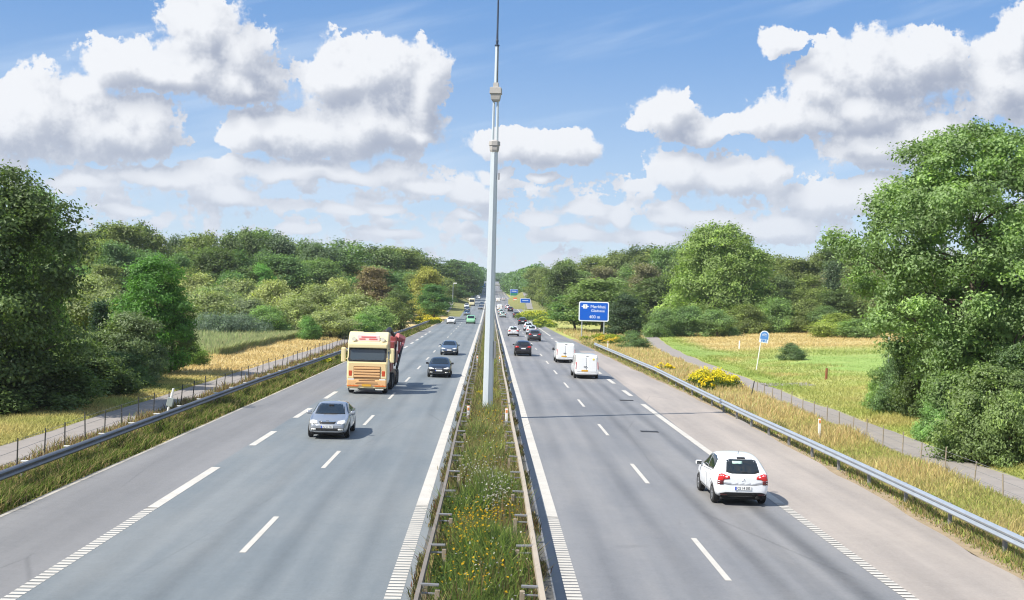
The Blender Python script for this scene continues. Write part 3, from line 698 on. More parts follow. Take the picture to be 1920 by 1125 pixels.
def wheel(parent, x, y, r, wdt, s, spokes=5):
    key = (r, wdt, spokes)
    if key not in WHEEL:
        bm = BM(); prof = [(-wdt/2, r*.66), (-wdt/2, r*.90), (-wdt*.36, r), (wdt*.36, r), (wdt/2, r*.90), (wdt/2, r*.66)]
        rings = [[bm.verts.new((px, pr*math.cos(a), pr*math.sin(a))) for px, pr in prof] for a in np.linspace(0, 2*math.pi, 25)[:-1]]
        for i in range(24):
            a, b = rings[i], rings[(i+1) % 24]
            for k in range(len(prof) - 1): bm.faces.new((a[k], a[k+1], b[k+1], b[k]))
        bmesh.ops.recalc_face_normals(bm, faces=bm.faces)
        m1 = bpy.data.meshes.new('wheel'); bm.to_mesh(m1); bm.free(); m1.materials.append(M_TYRE)
        bm = BM(); tube(bm, [(wdt*.18, 0, 0), (wdt*.20, 0, 0)], r*.64, 20, mi=1)
        R_ = [(wdt*.46, r*.60), (wdt*.46, r*.67)]
        tube(bm, [(wdt*.36, 0, 0), (wdt*.42, 0, 0)], r*.16, 10)
        for k in range(spokes):
            a = 2*math.pi*k/spokes
            box(bm, (wdt*.38, r*.38*math.cos(a), r*.38*math.sin(a)), (wdt*.14, r*.52, r*.13), 0.0, Matrix.Rotation(a, 3, 'X'))
        ring = [[bm.verts.new((px, pr*math.cos(a), pr*math.sin(a))) for px, pr in ((wdt*.2, r*.60), (wdt*.44, r*.585), (wdt*.47, r*.67), (wdt*.2, r*.67))] for a in np.linspace(0, 2*math.pi, 25)[:-1]]
        for i in range(24):
            a, b = ring[i], ring[(i+1) % 24]
            for k in range(4): bm.faces.new((a[k], a[(k+1) % 4], b[(k+1) % 4], b[k]))
        bmesh.ops.recalc_face_normals(bm, faces=bm.faces)
        m2 = bpy.data.meshes.new('rim'); bm.to_mesh(m2); bm.free(); m2.materials.append(M_RIM); m2.materials.append(M_UNDER)
        WHEEL[key] = (m1, m2)
    w = link('wheel', WHEEL[key][0], parent); w.location = (x, y, r); w.rotation_euler = (random.uniform(0, 6), 0, math.pi if s < 0 else 0)
    link('rim', WHEEL[key][1], w)
def mirror_part(parent, x, y, z, s, m, size=(.20, .12, .15)):
    bm = BM(); box(bm, (s*.10, 0, 0), size, .045); box(bm, (-s*.04, .02, -.06), (.14, .05, .05), .01)
    o = obj('wing_mirror', bm, m, parent, True); o.location = (x, y, z)
    bm = BM(); box(bm, (s*.10, -size[1]/2 - .002, 0), (size[0]*.8, .006, size[2]*.75), .002); g = obj('mirror_glass', bm, M_GLASS, o)
def number_plate(parent, y, z, s, m, text=None, eu=True, w=.52, h=.115):
    bm = BM(); box(bm, (0, 0, 0), (w, .014, h), .004); o = obj('number_plate', bm, [m, M_EU], parent); o.location = (0, y, z); o.rotation_euler = (0, 0, 0 if s < 0 else math.pi)
    if eu: bm = BM(); box(bm, (-w*.45, -.009, 0), (w*.09, .006, h*.92)); obj('country_band', bm, M_EU, o)
    if text:
        tt = link('lettering', text_mesh(text, h*1.05, M_INK, .001), o); tt.location = (w*.04, -.010, 0); tt.rotation_euler = (R(90), 0, 0); tt.scale = (.80, 1, 1)
    return o
def front_y(bvh, z, x=0):
    h = bvh.ray_cast(Vector((x, 9, z)), Vector((0, -1, 0))); return h[0].y if h[0] else 0
def rear_y(bvh, z, x=0):
    h = bvh.ray_cast(Vector((x, -9, z)), Vector((0, 1, 0))); return h[0].y if h[0] else 0
def side_door(root, bvh, poly, pm, handle):
    for ax, nm in (('left', 'door'), ('right', 'door')):
        cx_ = sum(p[0] for p in poly)/len(poly); cz_ = sum(p[1] for p in poly)/len(poly)
        inner = [(cx_ + (a - cx_)*(1 - .022/abs(poly[0][0] - cx_)), cz_ + (b - cz_)*(1 - .014/abs(poly[0][1] - cz_))) for a, b in poly]
        d = patch(nm, bvh, ax, [(poly, .002, 1), (inner, .006, 0)], [pm, M_BLACK], root)
        bm = BM(); box(bm, (0, 0, 0), (.03, .18, .03), .01); h = obj('handle', bm, pm, d); hx = bvh.ray_cast(lift(ax, *handle), DIRS[ax])[0]
        h.location = hx - DIRS[ax]*.02
def make_car(kind, name, pm, plate_text=None, plate=None, sub=2, wheel_r=.31, detail=True):
    """local +y is the way it drives"""
    root = thing(name, 'car', 'car')
    if kind == 'hatch':
        st = [(-1.97,.44,.90,.95,.66,.52),(-1.93,.33,.96,1.02,.79,.56),(-1.80,.27,1.02,1.16,.845,.575),(-1.58,.24,1.03,1.42,.862,.575),(-1.40,.22,1.02,1.49,.865,.585),(-.8,.2,1.0,1.53,.865,.61),(-.1,.2,.97,1.53,.865,.61),(.30,.2,.95,1.46,.865,.60),(.75,.2,.93,1.20,.862,.64),(1.12,.2,.91,.985,.855,.68),(1.55,.2,.83,.88,.83,.66),(1.82,.25,.70,.74,.77,.58),(1.94,.32,.60,.63,.66,.50),(1.97,.38,.56,.58,.58,.42)]
        ar = [(-1.23, (.31, .355), .865), (1.23, (.31, .355), .865)]; half = .80
        wind = [(-.60,.99),(.60,.99),(.53,1.41),(-.53,1.41)]; rear = [(-.53,1.06),(-.36,1.02),(.36,1.02),(.53,1.06),(.47,1.40),(.35,1.43),(-.35,1.43),(-.47,1.40)]
        sw = [[(.82,1.0),(.78,1.06),(.22,1.42),(-.20,1.45),(-.22,1.01)], [(-.27,1.01),(-.25,1.45),(-.75,1.44),(-1.12,1.36),(-1.22,1.18),(-1.15,1.05)]]
        doors = [[(.95,.35),(.95,.90),(-.24,.97),(-.24,.33)], [(-.27,.33),(-.27,.97),(-1.05,1.0),(-1.10,.75),(-.88,.62),(-.80,.33)]]; handles = [(-.10,.86),(-.92,.89)]
    elif kind == 'saloon':
        st = [(-2.33,.46,.86,.90,.62,.5),(-2.28,.34,.95,.99,.80,.58),(-2.1,.27,1.01,1.05,.87,.62),(-1.75,.24,1.02,1.14,.89,.60),(-1.15,.2,.99,1.38,.902,.59),(-.75,.2,.98,1.44,.905,.60),(-.1,.2,.96,1.46,.905,.62),(.35,.2,.95,1.43,.905,.61),(.80,.2,.94,1.21,.90,.66),(1.22,.2,.93,.985,.89,.70),(1.75,.2,.86,.90,.865,.68),(2.08,.23,.75,.78,.81,.62),(2.27,.29,.64,.67,.71,.54),(2.33,.36,.58,.60,.62,.46)]
        ar = [(-1.32, (.32, .37), .905), (1.38, (.32, .37), .905)]; half = .835
        wind = [(-.66,1.0),(.66,1.0),(.56,1.39),(-.56,1.39)]; rear = [(-.60,1.09),(.60,1.09),(.50,1.36),(-.50,1.36)]
        sw = [[(.92,1.0),(.86,1.07),(.26,1.37),(-.18,1.40),(-.20,1.01)], [(-.25,1.01),(-.23,1.40),(-.7,1.37),(-1.15,1.26),(-1.42,1.10),(-1.35,1.04)]]
        doors = [[(1.0,.35),(1.0,.90),(-.22,.96),(-.22,.33)], [(-.25,.33),(-.25,.96),(-1.15,.98),(-1.18,.78),(-.98,.66),(-.90,.33)]]; handles = [(-.08,.84),(-1.0,.87)]
    elif kind == 'suv':
        st = [(-2.18,.50,.98,1.03,.68,.55),(-2.14,.38,1.04,1.10,.82,.60),(-2.0,.30,1.09,1.25,.885,.61),(-1.80,.27,1.10,1.48,.90,.60),(-1.55,.25,1.09,1.56,.905,.61),(-.8,.24,1.07,1.61,.905,.63),(-.1,.24,1.04,1.61,.905,.63),(.30,.24,1.02,1.56,.905,.62),(.78,.24,1.0,1.30,.90,.67),(1.15,.24,.99,1.06,.895,.71),(1.65,.25,.93,.97,.875,.70),(1.98,.28,.82,.86,.83,.64),(2.14,.34,.72,.75,.73,.56),(2.18,.42,.65,.68,.64,.48)]
        ar = [(-1.33, (.35, .40), .905), (1.32, (.35, .40), .905)]; half = .83; wheel_r = .35
        wind = [(-.64,1.07),(.64,1.07),(.56,1.50),(-.56,1.50)]; rear = [(-.58,1.16),(-.4,1.13),(.4,1.13),(.58,1.16),(.50,1.48),(-.50,1.48)]
        sw = [[(.85,1.07),(.80,1.13),(.24,1.49),(-.22,1.52),(-.24,1.09)], [(-.29,1.09),(-.27,1.52),(-.8,1.51),(-1.25,1.40),(-1.42,1.22),(-1.35,1.14)]]
        doors = [[(.98,.42),(.98,.97),(-.26,1.04),(-.26,.40)], [(-.29,.40),(-.29,1.04),(-1.12,1.06),(-1.16,.84),(-.95,.72),(-.88,.40)]]; handles = [(-.12,.92),(-.98,.95)]
    elif kind == 'van':
        st = [(-2.50,.45,1.14,1.86,.86,.74),(-2.47,.36,1.16,1.93,.93,.80),(-2.40,.30,1.17,1.955,.955,.815),(-1.9,.26,1.16,1.97,.965,.825),(-.6,.24,1.15,1.97,.965,.825),(.5,.24,1.13,1.97,.965,.825),(.95,.24,1.12,1.90,.965,.82),(1.45,.24,1.10,1.55,.955,.80),(1.85,.24,1.06,1.18,.945,.79),(2.2,.26,.98,1.03,.90,.75),(2.42,.32,.82,.86,.82,.68),(2.5,.40,.70,.73,.70,.56)]
        ar = [(-1.45, (.34, .39), .965), (1.55, (.34, .39), .965)]; half = .88; wheel_r = .34
        wind = [(-.72,1.22),(.72,1.22),(.66,1.82),(-.66,1.82)]; rear = None
        sw = [[(1.5,1.14),(1.44,1.25),(1.02,1.70),(.42,1.72),(.40,1.14)]]
        doors = [[(1.55,.42),(1.55,1.05),(.36,1.10),(.36,.40)], [(.33,.40),(.33,1.86),(-.85,1.86),(-.85,.40)]]; handles = [(.50,1.0),(.22,1.0)]
    elif kind == 'box':                                   # small lorry or minibus, only seen far away
        st = [(-3.0,.55,1.6,2.75,1.0,.92),(-2.95,.48,1.6,2.85,1.08,1.0),(-2.8,.45,1.6,2.9,1.1,1.02),(0,.45,1.6,2.9,1.1,1.02),(2.2,.45,1.55,2.9,1.1,1.02),(2.6,.42,1.45,2.75,1.09,1.0),(2.85,.42,1.35,1.9,1.07,.97),(2.95,.45,1.2,1.35,1.03,.92),(3.0,.5,.9,.95,.9,.8)]
        ar = [(-1.8, (.42, .48), 1.1), (1.9, (.42, .48), 1.1)]; half = 1.0; wheel_r = .42
        wind = [(-.9,1.45),(.9,1.45),(.85,2.45),(-.85,2.45)]; rear = None; sw = [[(2.4,1.5),(2.3,2.3),(1.4,2.35),(1.4,1.5)]]; doors = []; handles = []
    me, bvh = shell(st, ar, half, sub); me.materials.clear(); me.materials.append(pm)
    body = link('body', me, root)
    bm = BM(); L0, L1 = st[0][0], st[-1][0]; box(bm, (0, (L0 + L1)/2, .27), (half*1.7, (L1 - L0)*.93, .16), .04); obj('underbody', bm, M_UNDER, root)
    W = max(s[4] for s in st)
    for yw, rr, hw in ar:
        for s in (-1, 1): wheel(root, s*(hw - .115), yw, wheel_r, .205, s)
    patch('windscreen', bvh, 'front', [(wind, .006, 0)], [M_GLASS], root)
    if rear: patch('rear_window', bvh, 'rear', [(rear, .006, 0)], [M_GLASS], root)
    for poly in sw:
        for ax in ('left', 'right'): patch('side_window', bvh, ax, [(poly, .006, 0)], [M_GLASS], root)
    if detail:
        for poly, h in zip(doors, handles): side_door(root, bvh, poly, pm, h)
    zm = st[[i for i in range(len(st)) if st[i][0] > .6][0]][2] + .08; ym = .78 if kind != 'van' else 1.42
    for s in (-1, 1): mirror_part(root, s*(W*.955), ym, zm, s, pm if kind != 'van' else M_BLACK, (.21, .13, .15) if kind != 'van' else (.20, .12, .28))
    return root, body, bvh, st
def set_color(root, c):
    for o in root.children_recursive: o.color = (*c, 1)
def place(root, x, Y, back=False, rz=0.0):
    root.location = (x, Y, float(road_z(Y)) + 0.006); sl = (float(road_z(Y + 2)) - float(road_z(Y - 2)))/4
    root.rotation_euler = (math.atan(sl)*(-1 if back else 1), 0, (math.pi if back else 0) + rz)
M_OPT = [M_CAR, M_SILVER]

# white hatchback, rear view, nearest on the right
c, body, bvh, st = make_car('hatch', 'hatchback_car', M_CAR, sub=2)
tag(c, 'white hatchback driving away in the right lane, nearest car to the camera', 'car')
tl = [(-.80,.80),(-.76,1.0),(-.66,1.02),(-.42,.94),(-.42,.85),(-.60,.83),(-.61,.80)]; td = [(-.80,.66),(-.80,.795),(-.62,.795),(-.62,.68)]
for p, q in ((tl, td), (mirror(tl), mirror(td))): patch('tail_light', bvh, 'rear', [(p, .012, 0), (q, .011, 1)], [M_RED, M_DRED], c)
patch('rear_bumper', bvh, 'rear', [([(-.78,.30),(.78,.30),(.74,.40),(.55,.44),(-.55,.44),(-.74,.40)], .012, 0)], [M_BLACK], c)
for s in (-1, 1): patch('reflector', bvh, 'rear', [(rect(s*.60 - .10, s*.60 + .10, .345, .375), .02, 0)], [M_DRED], c)
patch('tailgate', bvh, 'rear', [([(-.68,.70),(-.40,.66),(.40,.66),(.68,.70),(.60,1.0),(-.60,1.0)], .001, 1), ([(-.66,.715),(-.40,.675),(.40,.675),(.66,.715),(.585,1.0),(-.585,1.0)], .0055, 0)], [M_CAR, mat('seam_grey', (.42, .42, .43), .6)], c)
bm = BM(); 
for dz_ in (0, .045): 
    tube(bm, [(-.05, 0, .80 + dz_), (0, 0, .84 + dz_), (.05, 0, .80 + dz_)], .009, 5)
e = obj('emblem', bm, M_CHROME, c); e.location.y = rear_y(bvh, .83) - .012
number_plate(c, rear_y(bvh, .57) - .012, .57, -1, M_PLATE, 'CE 14 385')
bm = BM(); box(bm, (0, 0, 0), (.26, .09, .03), .010); e = obj('brake_light_bar', bm, M_BLACK, c); e.location = (0, -1.50, 1.465); e.rotation_euler.x = .35
bm = BM(); tube(bm, [(0, 0, 0), (0, -.18, .16)], [.008, .004], 5); e = obj('aerial', bm, M_BLACK, c); e.location = (0, -1.05, 1.535)
bm = BM(); tube(bm, [(0, -.3, 0), (0, .04, 0)], [.045, .045], 8); e = obj('exhaust_pipe', bm, M_UNDER, c); e.location = (.45, -1.72, .28)
rw = [o for o in c.children if o.name.startswith('rear_window')][0]
bm = BM(); tube(bm, [(.03, 0, .0), (.22, .012, .012)], .012, 5); e = obj('wiper', bm, M_BLACK, rw); e.location = (-.1, rear_y(bvh, 1.06) - .02, 1.06)
patch('window_sticker', bvh, 'rear', [(rect(-.30, .02, 1.30, 1.38), .010, 0)], [mat('sticker_green', (.38, .55, .48), .6)], rw)
set_color(c, (.80, .82, .84)); place(c, 8.10, 41.7, rz=R(0.6)); hatch0 = c

# silver liftback coming towards us
c, body, bvh, st = make_car('saloon', 'saloon_car', M_SILVER, sub=2)
tag(c, 'silver-grey car coming towards the camera beside the wide dashes, ahead of the cream lorry', 'car')
def car_front(c, bvh, hl, grille, low, plate, text, drl=True, chrome=True, pm=M_SILVER):
    for p in (hl, mirror(hl)): patch('headlight', bvh, 'front', [(p, .012, 0)], [M_LENS], c)
    gr = patch('grille', bvh, 'front', [(grille, .008, 0)], [M_BLACK], c)
    if chrome:
        lo = min(b for a, b in grille); hi = max(b for a, b in grille)
        patch('chrome_trim', bvh, 'front', [([(a*1.06, hi - .005) for a, b in (grille[0], grille[1])] + [(a*1.06, hi + .03) for a, b in (grille[1], grille[0])], .016, 0)], [M_CHROME], gr)
    lg = patch('lower_intake', bvh, 'front', [(low, .010, 0)], [M_BLACK], c)
    for s in (-1, 1): patch('fog_light', bvh, 'front', [(rect(s*.58 - .11, s*.58 + .11, (low[0][1] + .02), low[0][1] + .10, .02), .016, 0)], [M_LENS], lg)
    patch('chrome_trim', bvh, 'front', [([(-.60, low[0][1] - .055), (.60, low[0][1] - .055), (.60, low[0][1] - .03), (-.60, low[0][1] - .03)], .014, 0)], [M_CHROME if chrome else pm], lg)
    number_plate(c, front_y(bvh, plate) + .012, plate, 1, M_PLATE, text)
hl = [(-.80,.68),(-.78,.78),(-.68,.82),(-.44,.78),(-.42,.68),(-.60,.655)]
car_front(c, bvh, hl, [(-.30,.665),(.30,.665),(.38,.755),(-.38,.755)], [(-.72,.37),(.72,.37),(.70,.49),(-.70,.49)], .545, 'AU 23 764')
bm = BM(); box(bm, (0, .01, 0), (.11, .02, .09), .03); e = obj('emblem', bm, M_CHROME, c); e.location = (0, front_y(bvh, .77) + .012, .775)
wsn = [o for o in c.children if o.name.startswith('windscreen')][0]
bm = BM(); box(bm, (0, 0, 0), (.22, .05, .07), .02); e = obj('rear_view_mirror', bm, M_BLACK, wsn); e.location = (0, front_y(bvh, 1.32) + .02, 1.33)
for s in (-1, 1):
    bm = BM(); tube(bm, [(s*.05, 0, 0), (s*.05 - .50, -.04, .03)], .012, 5); e = obj('wiper', bm, M_BLACK, wsn); e.location = (.22, front_y(bvh, 1.005) + .02, 1.01)
tlr = [(-.84,.80),(-.80,.92),(-.50,.92),(-.50,.80)]
for p in (tlr, mirror(tlr)): patch('tail_light', bvh, 'rear', [(p, .012, 0)], [M_RED], c)
set_color(c, (.36, .38, .41)); place(c, at(617, 57.5) + .34, 57.2, True, R(1.0)); silver = c
def recolor_copy(src, color, label, x, Y, back=False, scale=None, name=None, mats=None, rz=0.0, group=None):
    n = copy_tree(src); n['label'] = label; n.name = name or n.name
    if group: n['group'] = group
    set_color(n, color)
    if mats:
        for o in n.children_recursive:
            if o.name.split('.')[0] in ('body', 'door', 'handle', 'wing_mirror'):
                for s in o.material_slots:
                    if s.material in (M_CAR, M_SILVER): s.link = 'OBJECT'; s.material = mats
    if scale: n.scale = scale
    place(n, x, Y, back, rz); return n
# generic saloon with a low bonnet: black and blue-grey oncoming cars
c, body, bvh, st = make_car('saloon', 'saloon_car', M_CAR, sub=2)
tag(c, 'glossy black car coming towards the camera in the inner lane, right of the lorry', 'car')
hl = [(-.82,.68),(-.80,.745),(-.66,.785),(-.36,.70),(-.36,.66),(-.60,.645)]
car_front(c, bvh, hl, [(-.24,.64),(.24,.64),(.30,.70),(-.30,.70)], [(-.70,.34),(.70,.34),(.66,.45),(-.66,.45)], .545, None)
tlr = [(-.84,.82),(-.80,.95),(-.46,.95),(-.48,.80)]
for p in (tlr, mirror(tlr)): patch('tail_light', bvh, 'rear', [(p, .012, 0)], [M_RED], c)
number_plate(c, rear_y(bvh, .62) - .012, .62, -1, M_PLATE)
patch('rear_bumper', bvh, 'rear', [(rect(-.75, .75, .36, .46), .01, 0)], [M_BLACK], c)
set_color(c, (.012, .013, .017)); place(c, at(828, 98), 98.5, True); black = c
recolor_copy(black, (.07, .10, .15), 'blue-grey saloon coming towards the camera just behind the black car', at(845.5, 133), 133, True)
# dark SUV with rear view details
c, body, bvh, st = make_car('suv', 'suv_car', M_CAR, sub=2)
tag(c, 'black crossover with red tail lights driving away in the left outgoing lane', 'car')
tl = [(-.84,.88),(-.82,1.06),(-.66,1.07),(-.44,1.0),(-.46,.90)]
for p in (tl, mirror(tl)): patch('tail_light', bvh, 'rear', [(p, .012, 0)], [M_RED], c)
patch('rear_bumper', bvh, 'rear', [([(-.82,.40),(.82,.40),(.78,.56),(-.78,.56)], .010, 0)], [M_BLACK], c)
patch('chrome_trim', bvh, 'rear', [(rect(-.42, .42, .93, .965), .014, 0)], [M_CHROME], c)
number_plate(c, rear_y(bvh, .80) - .012, .80, -1, M_PLATE)
hl = [(-.82,.78),(-.80,.88),(-.50,.86),(-.50,.78)]
for p in (hl, mirror(hl)): patch('headlight', bvh, 'front', [(p, .012, 0)], [M_LENS], c)
patch('grille', bvh, 'front', [(rect(-.42, .42, .60, .80, .04), .008, 0)], [M_BLACK], c)
number_plate(c, front_y(bvh, .55) + .012, .55, 1, M_PLATE)
set_color(c, (.016, .014, .022)); place(c, at(983, 134), 135); suv = c
recolor_copy(suv, (.05, .055, .065), 'dark grey crossover driving away in the right lane behind a pale car', at(1003.5, 178), 178)
# white vans
c, body, bvh, st = make_car('van', 'panel_van', M_CAR, sub=2)
c['category'] = 'van'; tag(c, 'white panel van with a yellow plate, nearer of the two vans driving away')
def van_rear(c, bvh):
    for s in (-1, 1):
        pl = [(s*.006, .52), (s*.80, .54), (s*.78, 1.78), (s*.006, 1.80)]; pl = pl if s > 0 else pl[::-1]
        cx_ = s*.40; inn = [(cx_ + (a - cx_)*.975, 1.16 + (b - 1.16)*.985) for a, b in pl]
        d = patch('rear_door', bvh, 'rear', [(pl, .003, 1), (inn, .008, 0)], [M_CAR, mat('seam_grey', (.42, .42, .43), .6)], c)
        tl_ = [(s*.845, .78), (s*.90, .78), (s*.875, 1.38), (s*.82, 1.38)]; patch('tail_light', bvh, 'rear', [(tl_ if s > 0 else tl_[::-1], .014, 0)], [M_RED], c)
    patch('rear_bumper', bvh, 'rear', [([(-.90,.36),(.90,.36),(.88,.50),(-.88,.50)], .03, 0)], [M_CAR], c)
    pn = number_plate(c, rear_y(bvh, .66) - .016, .66, -1, M_PLATEY, eu=False, w=.50, h=.13); pn.location.x = -.18
    bm = BM(); box(bm, (0, 0, 0), (.26, .05, .05), .012); e = obj('door_handle', bm, M_BLACK, c); e.location = (-.12, rear_y(bvh, .98) - .025, .98)
    bm = BM(); box(bm, (0, 0, 0), (.20, .03, .035), .01); e = obj('brake_light_bar', bm, M_BLACK, c); e.location = (0, rear_y(bvh, 1.85) - .012, 1.85)
van_rear(c, bvh)
patch('badge', bvh, 'rear', [(rect(.42, .58, 1.50, 1.66, .03), .012, 0)], [mat('badge_yellow', (.75, .60, .08), .5)], c)
set_color(c, (.82, .83, .84)); c.scale = (1, 1, .97); place(c, at(1099, 101.5), 101.5, rz=R(.5)); van = c
v2 = recolor_copy(van, (.82, .83, .83), 'white panel van driving away, farther of the two vans, half hidden', at(1061, 124), 124)
for o in list(v2.children):
    if o.name.startswith('badge'): bpy.data.objects.remove(o)
# small ones farther off
FAR = 'cars in the distance'
recolor_copy(hatch0, (.70, .70, .72), 'pale silver car driving away in the left lane behind the black crossover', at(964, 196), 196)
def far(src, col_, lab, px, Y, back=False, **k): return recolor_copy(src, col_, lab, at(px, Y), Y, back, group=FAR, **k)
far(hatch0, (.60, .64, .68), 'pale blue-white car just ahead of the dark grey crossover', 998, 205)
far(hatch0, (.62, .66, .72), 'light silver car in the right lane, second ahead of the dark grey crossover', 992, 226)
far(suv, (.02, .018, .03), 'small black car in the right lane behind the goldenrod bank', 980.5, 268)
far(suv, (.07, .07, .075), 'small dark car in the right lane next to the yellow goldenrod', 968.5, 335)
far(hatch0, (.48, .62, .60), 'small pale green car in the left outgoing lane, nearer of two', 943.5, 335)
far(hatch0, (.44, .56, .56), 'small pale green car in the left outgoing lane, farther of two', 940, 368)
far(van, (.82, .82, .82), 'small distant white van in the left outgoing lane', 937.5, 420)
far(hatch0, (.60, .52, .55), 'tiny pinkish white car in the right lane far ahead', 952, 440)
far(suv, (.03, .03, .04), 'tiny dark car beside the distant pinkish car', 957.5, 405)
far(van, (.80, .80, .78), 'tiny white van on the outgoing road just before the far bridge', 934, 560)
far(hatch0, (.70, .70, .70), 'tiny pale car on the climbing road below the far bridge', 944, 610)
far(suv, (.04, .04, .05), 'tiny dark car on the climbing road beyond the bridge, outgoing side', 936, 1000)
far(suv, (.05, .05, .05), 'tiny dark car high on the climbing road, right of the mast', 940, 1030)
far(black, (.76, .76, .74), 'small white car coming towards the camera at the left road edge', 847, 262, True)
p = far(van, (.22, .46, .28), 'small bright green van coming towards the camera', 884, 268, True, scale=(1, .9, .92))
far(black, (.05, .08, .13), 'small dark blue car coming behind the green van', 876.5, 345, True)
far(black, (.03, .04, .05), 'small black car coming second behind the green van', 876.5, 400, True)
far(black, (.60, .60, .58), 'small pale car coming third behind the green van', 875.5, 440, True)
far(black, (.04, .05, .06), 'dark car coming in the inner lane left of the mast, farther of two', 904, 470, True)
far(black, (.10, .11, .13), 'dark grey car coming in the inner lane left of the mast, nearer of two', 902, 425, True)
bxv, _, bvh, _ = make_car('box', 'small_lorry', M_CAR, sub=1, detail=False)
bxv['category'] = 'lorry'; tag(bxv, 'distant cream box lorry coming towards the camera in the outer lane', None, FAR)
for s in (-1, 1): patch('headlight', bvh, 'front', [(rect(s*.75 - .14, s*.75 + .14, .7, .85), .02, 0)], [M_LENS], bxv)
set_color(bxv, (.70, .64, .42)); place(bxv, at(885, 470), 470, True)
far(van, (.80, .80, .80), 'tiny white van coming in the outer lane behind the cream box lorry', 897, 640, True)
far(black, (.05, .05, .05), 'tiny dark car coming down below the far bridge', 899, 760, True)

# ------------------------------------------------------------------ cream lorry with a red crane load
M_CREAM = mat('lorry_cream', (.78, .66, .37), .32, coat=.6, vary=.05, vscale=2)
M_CREAM2 = mat('lorry_peach', (.75, .44, .20), .4, coat=.4, vary=.05, vscale=2); M_LRED = mat('machine_red', (.27, .065, .06), .45, vary=.25, vscale=2)
T = thing('lorry', 'cream yellow cab-over lorry with roof sign, hauling a red crane load towards the camera', 'lorry')
def part(name, fn, m, parent, smooth=False): bm = BM(); fn(bm); return obj(name, bm, m, parent, smooth)
# cab: lofted side profile, front at +y
def cabloft(bm):
    prof = [(0.95, .62), (1.22, .60), (1.28, 1.0), (1.26, 1.75), (1.20, 2.05), (0.98, 2.92), (0.90, 3.18), (0.55, 3.62), (0.10, 3.86), (-1.05, 3.80), (-1.05, .75), (.4, .62)]
    rows = []
    for x, s in ((-1.245, .97), (-1.19, 1.0), (1.19, 1.0), (1.245, .97)):
        cyy = 0.1; czz = 2.2
        rows.append([bm.verts.new((x, cyy + (y - cyy)*s, czz + (z - czz)*s)) for y, z in prof])
    n = len(prof)
    for a, b in zip(rows, rows[1:]):
        for k in range(n): bm.faces.new((a[k], a[(k+1) % n], b[(k+1) % n], b[k]))
    bm.faces.new(rows[0]); bm.faces.new(rows[-1][::-1]); bmesh.ops.recalc_face_normals(bm, faces=bm.faces)
cab = part('cab', cabloft, M_CREAM, T)
bvh = BVHTree.FromPolygons([v.co.copy() for v in cab.data.vertices], [list(p.vertices) for p in cab.data.polygons])
ws = patch('windscreen', bvh, 'front', [(rect(-1.19, 1.19, 2.02, 2.88, .05), .006, 1), (rect(-1.07, 1.07, 2.10, 2.82, .08), .014, 0)], [mat('lorry_glass', (.05, .065, .075), .06, spec=.9), M_BLACK], cab)
for s in (-1, 1):
    bm = BM(); tube(bm, [(s*.5 + .42, 0, 0), (s*.5 - .30, -.02, .05)], .016, 5); e = obj('wiper', bm, M_BLACK, ws); e.location = (0, front_y(bvh, 2.12) + .03, 2.10)
part('sun_visor', lambda b: box(b, (0, 1.05, 3.0), (2.42, .34, .26), .06), M_CREAM, cab)
sg = part('roof_sign', lambda b: box(b, (0, .76, 3.47), (1.42, .16, .40), .03), mat('sign_glow_white', (.80, .62, .60), .5), cab)
def marks(b):
    for x0, z0, w_ in ((-.02, 3.55, .92), (-.30, 3.42, .52), (.38, 3.42, .38)): box(b, (x0, .85, z0), (w_, .012, .07), .005)
part('sign_lettering', marks, mat('sign_pink', (.70, .12, .13), .5), sg)
for s in (-1, 1):
    part('spotlight', lambda b: tube(b, [(s*.90, .72, 3.42), (s*.90, .90, 3.42)], [.12, .14], 12), M_LENS, cab)
    part('roof_beacon', lambda b: (box(b, (s*.92, -.05, 3.86), (.26, .2, .14), .05), box(b, (s*.92, -.05, 3.96), (.14, .14, .1), .03)), M_ORANGE if s > 9 else mat('beacon_dark', (.10, .09, .05), .3), cab)
part('roof_hatch', lambda b: box(b, (0, .12, 3.86), (.75, .10, .05), .01), M_BLACK, cab)
part('front_panel', lambda b: box(b, (0, 1.262, 1.50), (2.30, .02, .86), .008), mat('lorry_apricot', (.77, .57, .29), .4, coat=.4), cab)
gr = part('grille', lambda b: [box(b, (0, 1.30, 1.62 - k*.17), (1.62, .05, .115), .02) for k in range(4)], M_CREAM2, cab)
part('grille_gap', lambda b: box(b, (0, 1.270, 1.37), (1.68, .05, .74), .01), mat('grille_shadow', (.26, .14, .06), .7), gr)
nm = part('name_bar', lambda b: [box(b, (-.48 + k*.19, 1.245, 1.86), (.12, .03, .08), .01) for k in range(6)], mat('chrome_letters', (.55, .52, .38), .3, .3), cab)
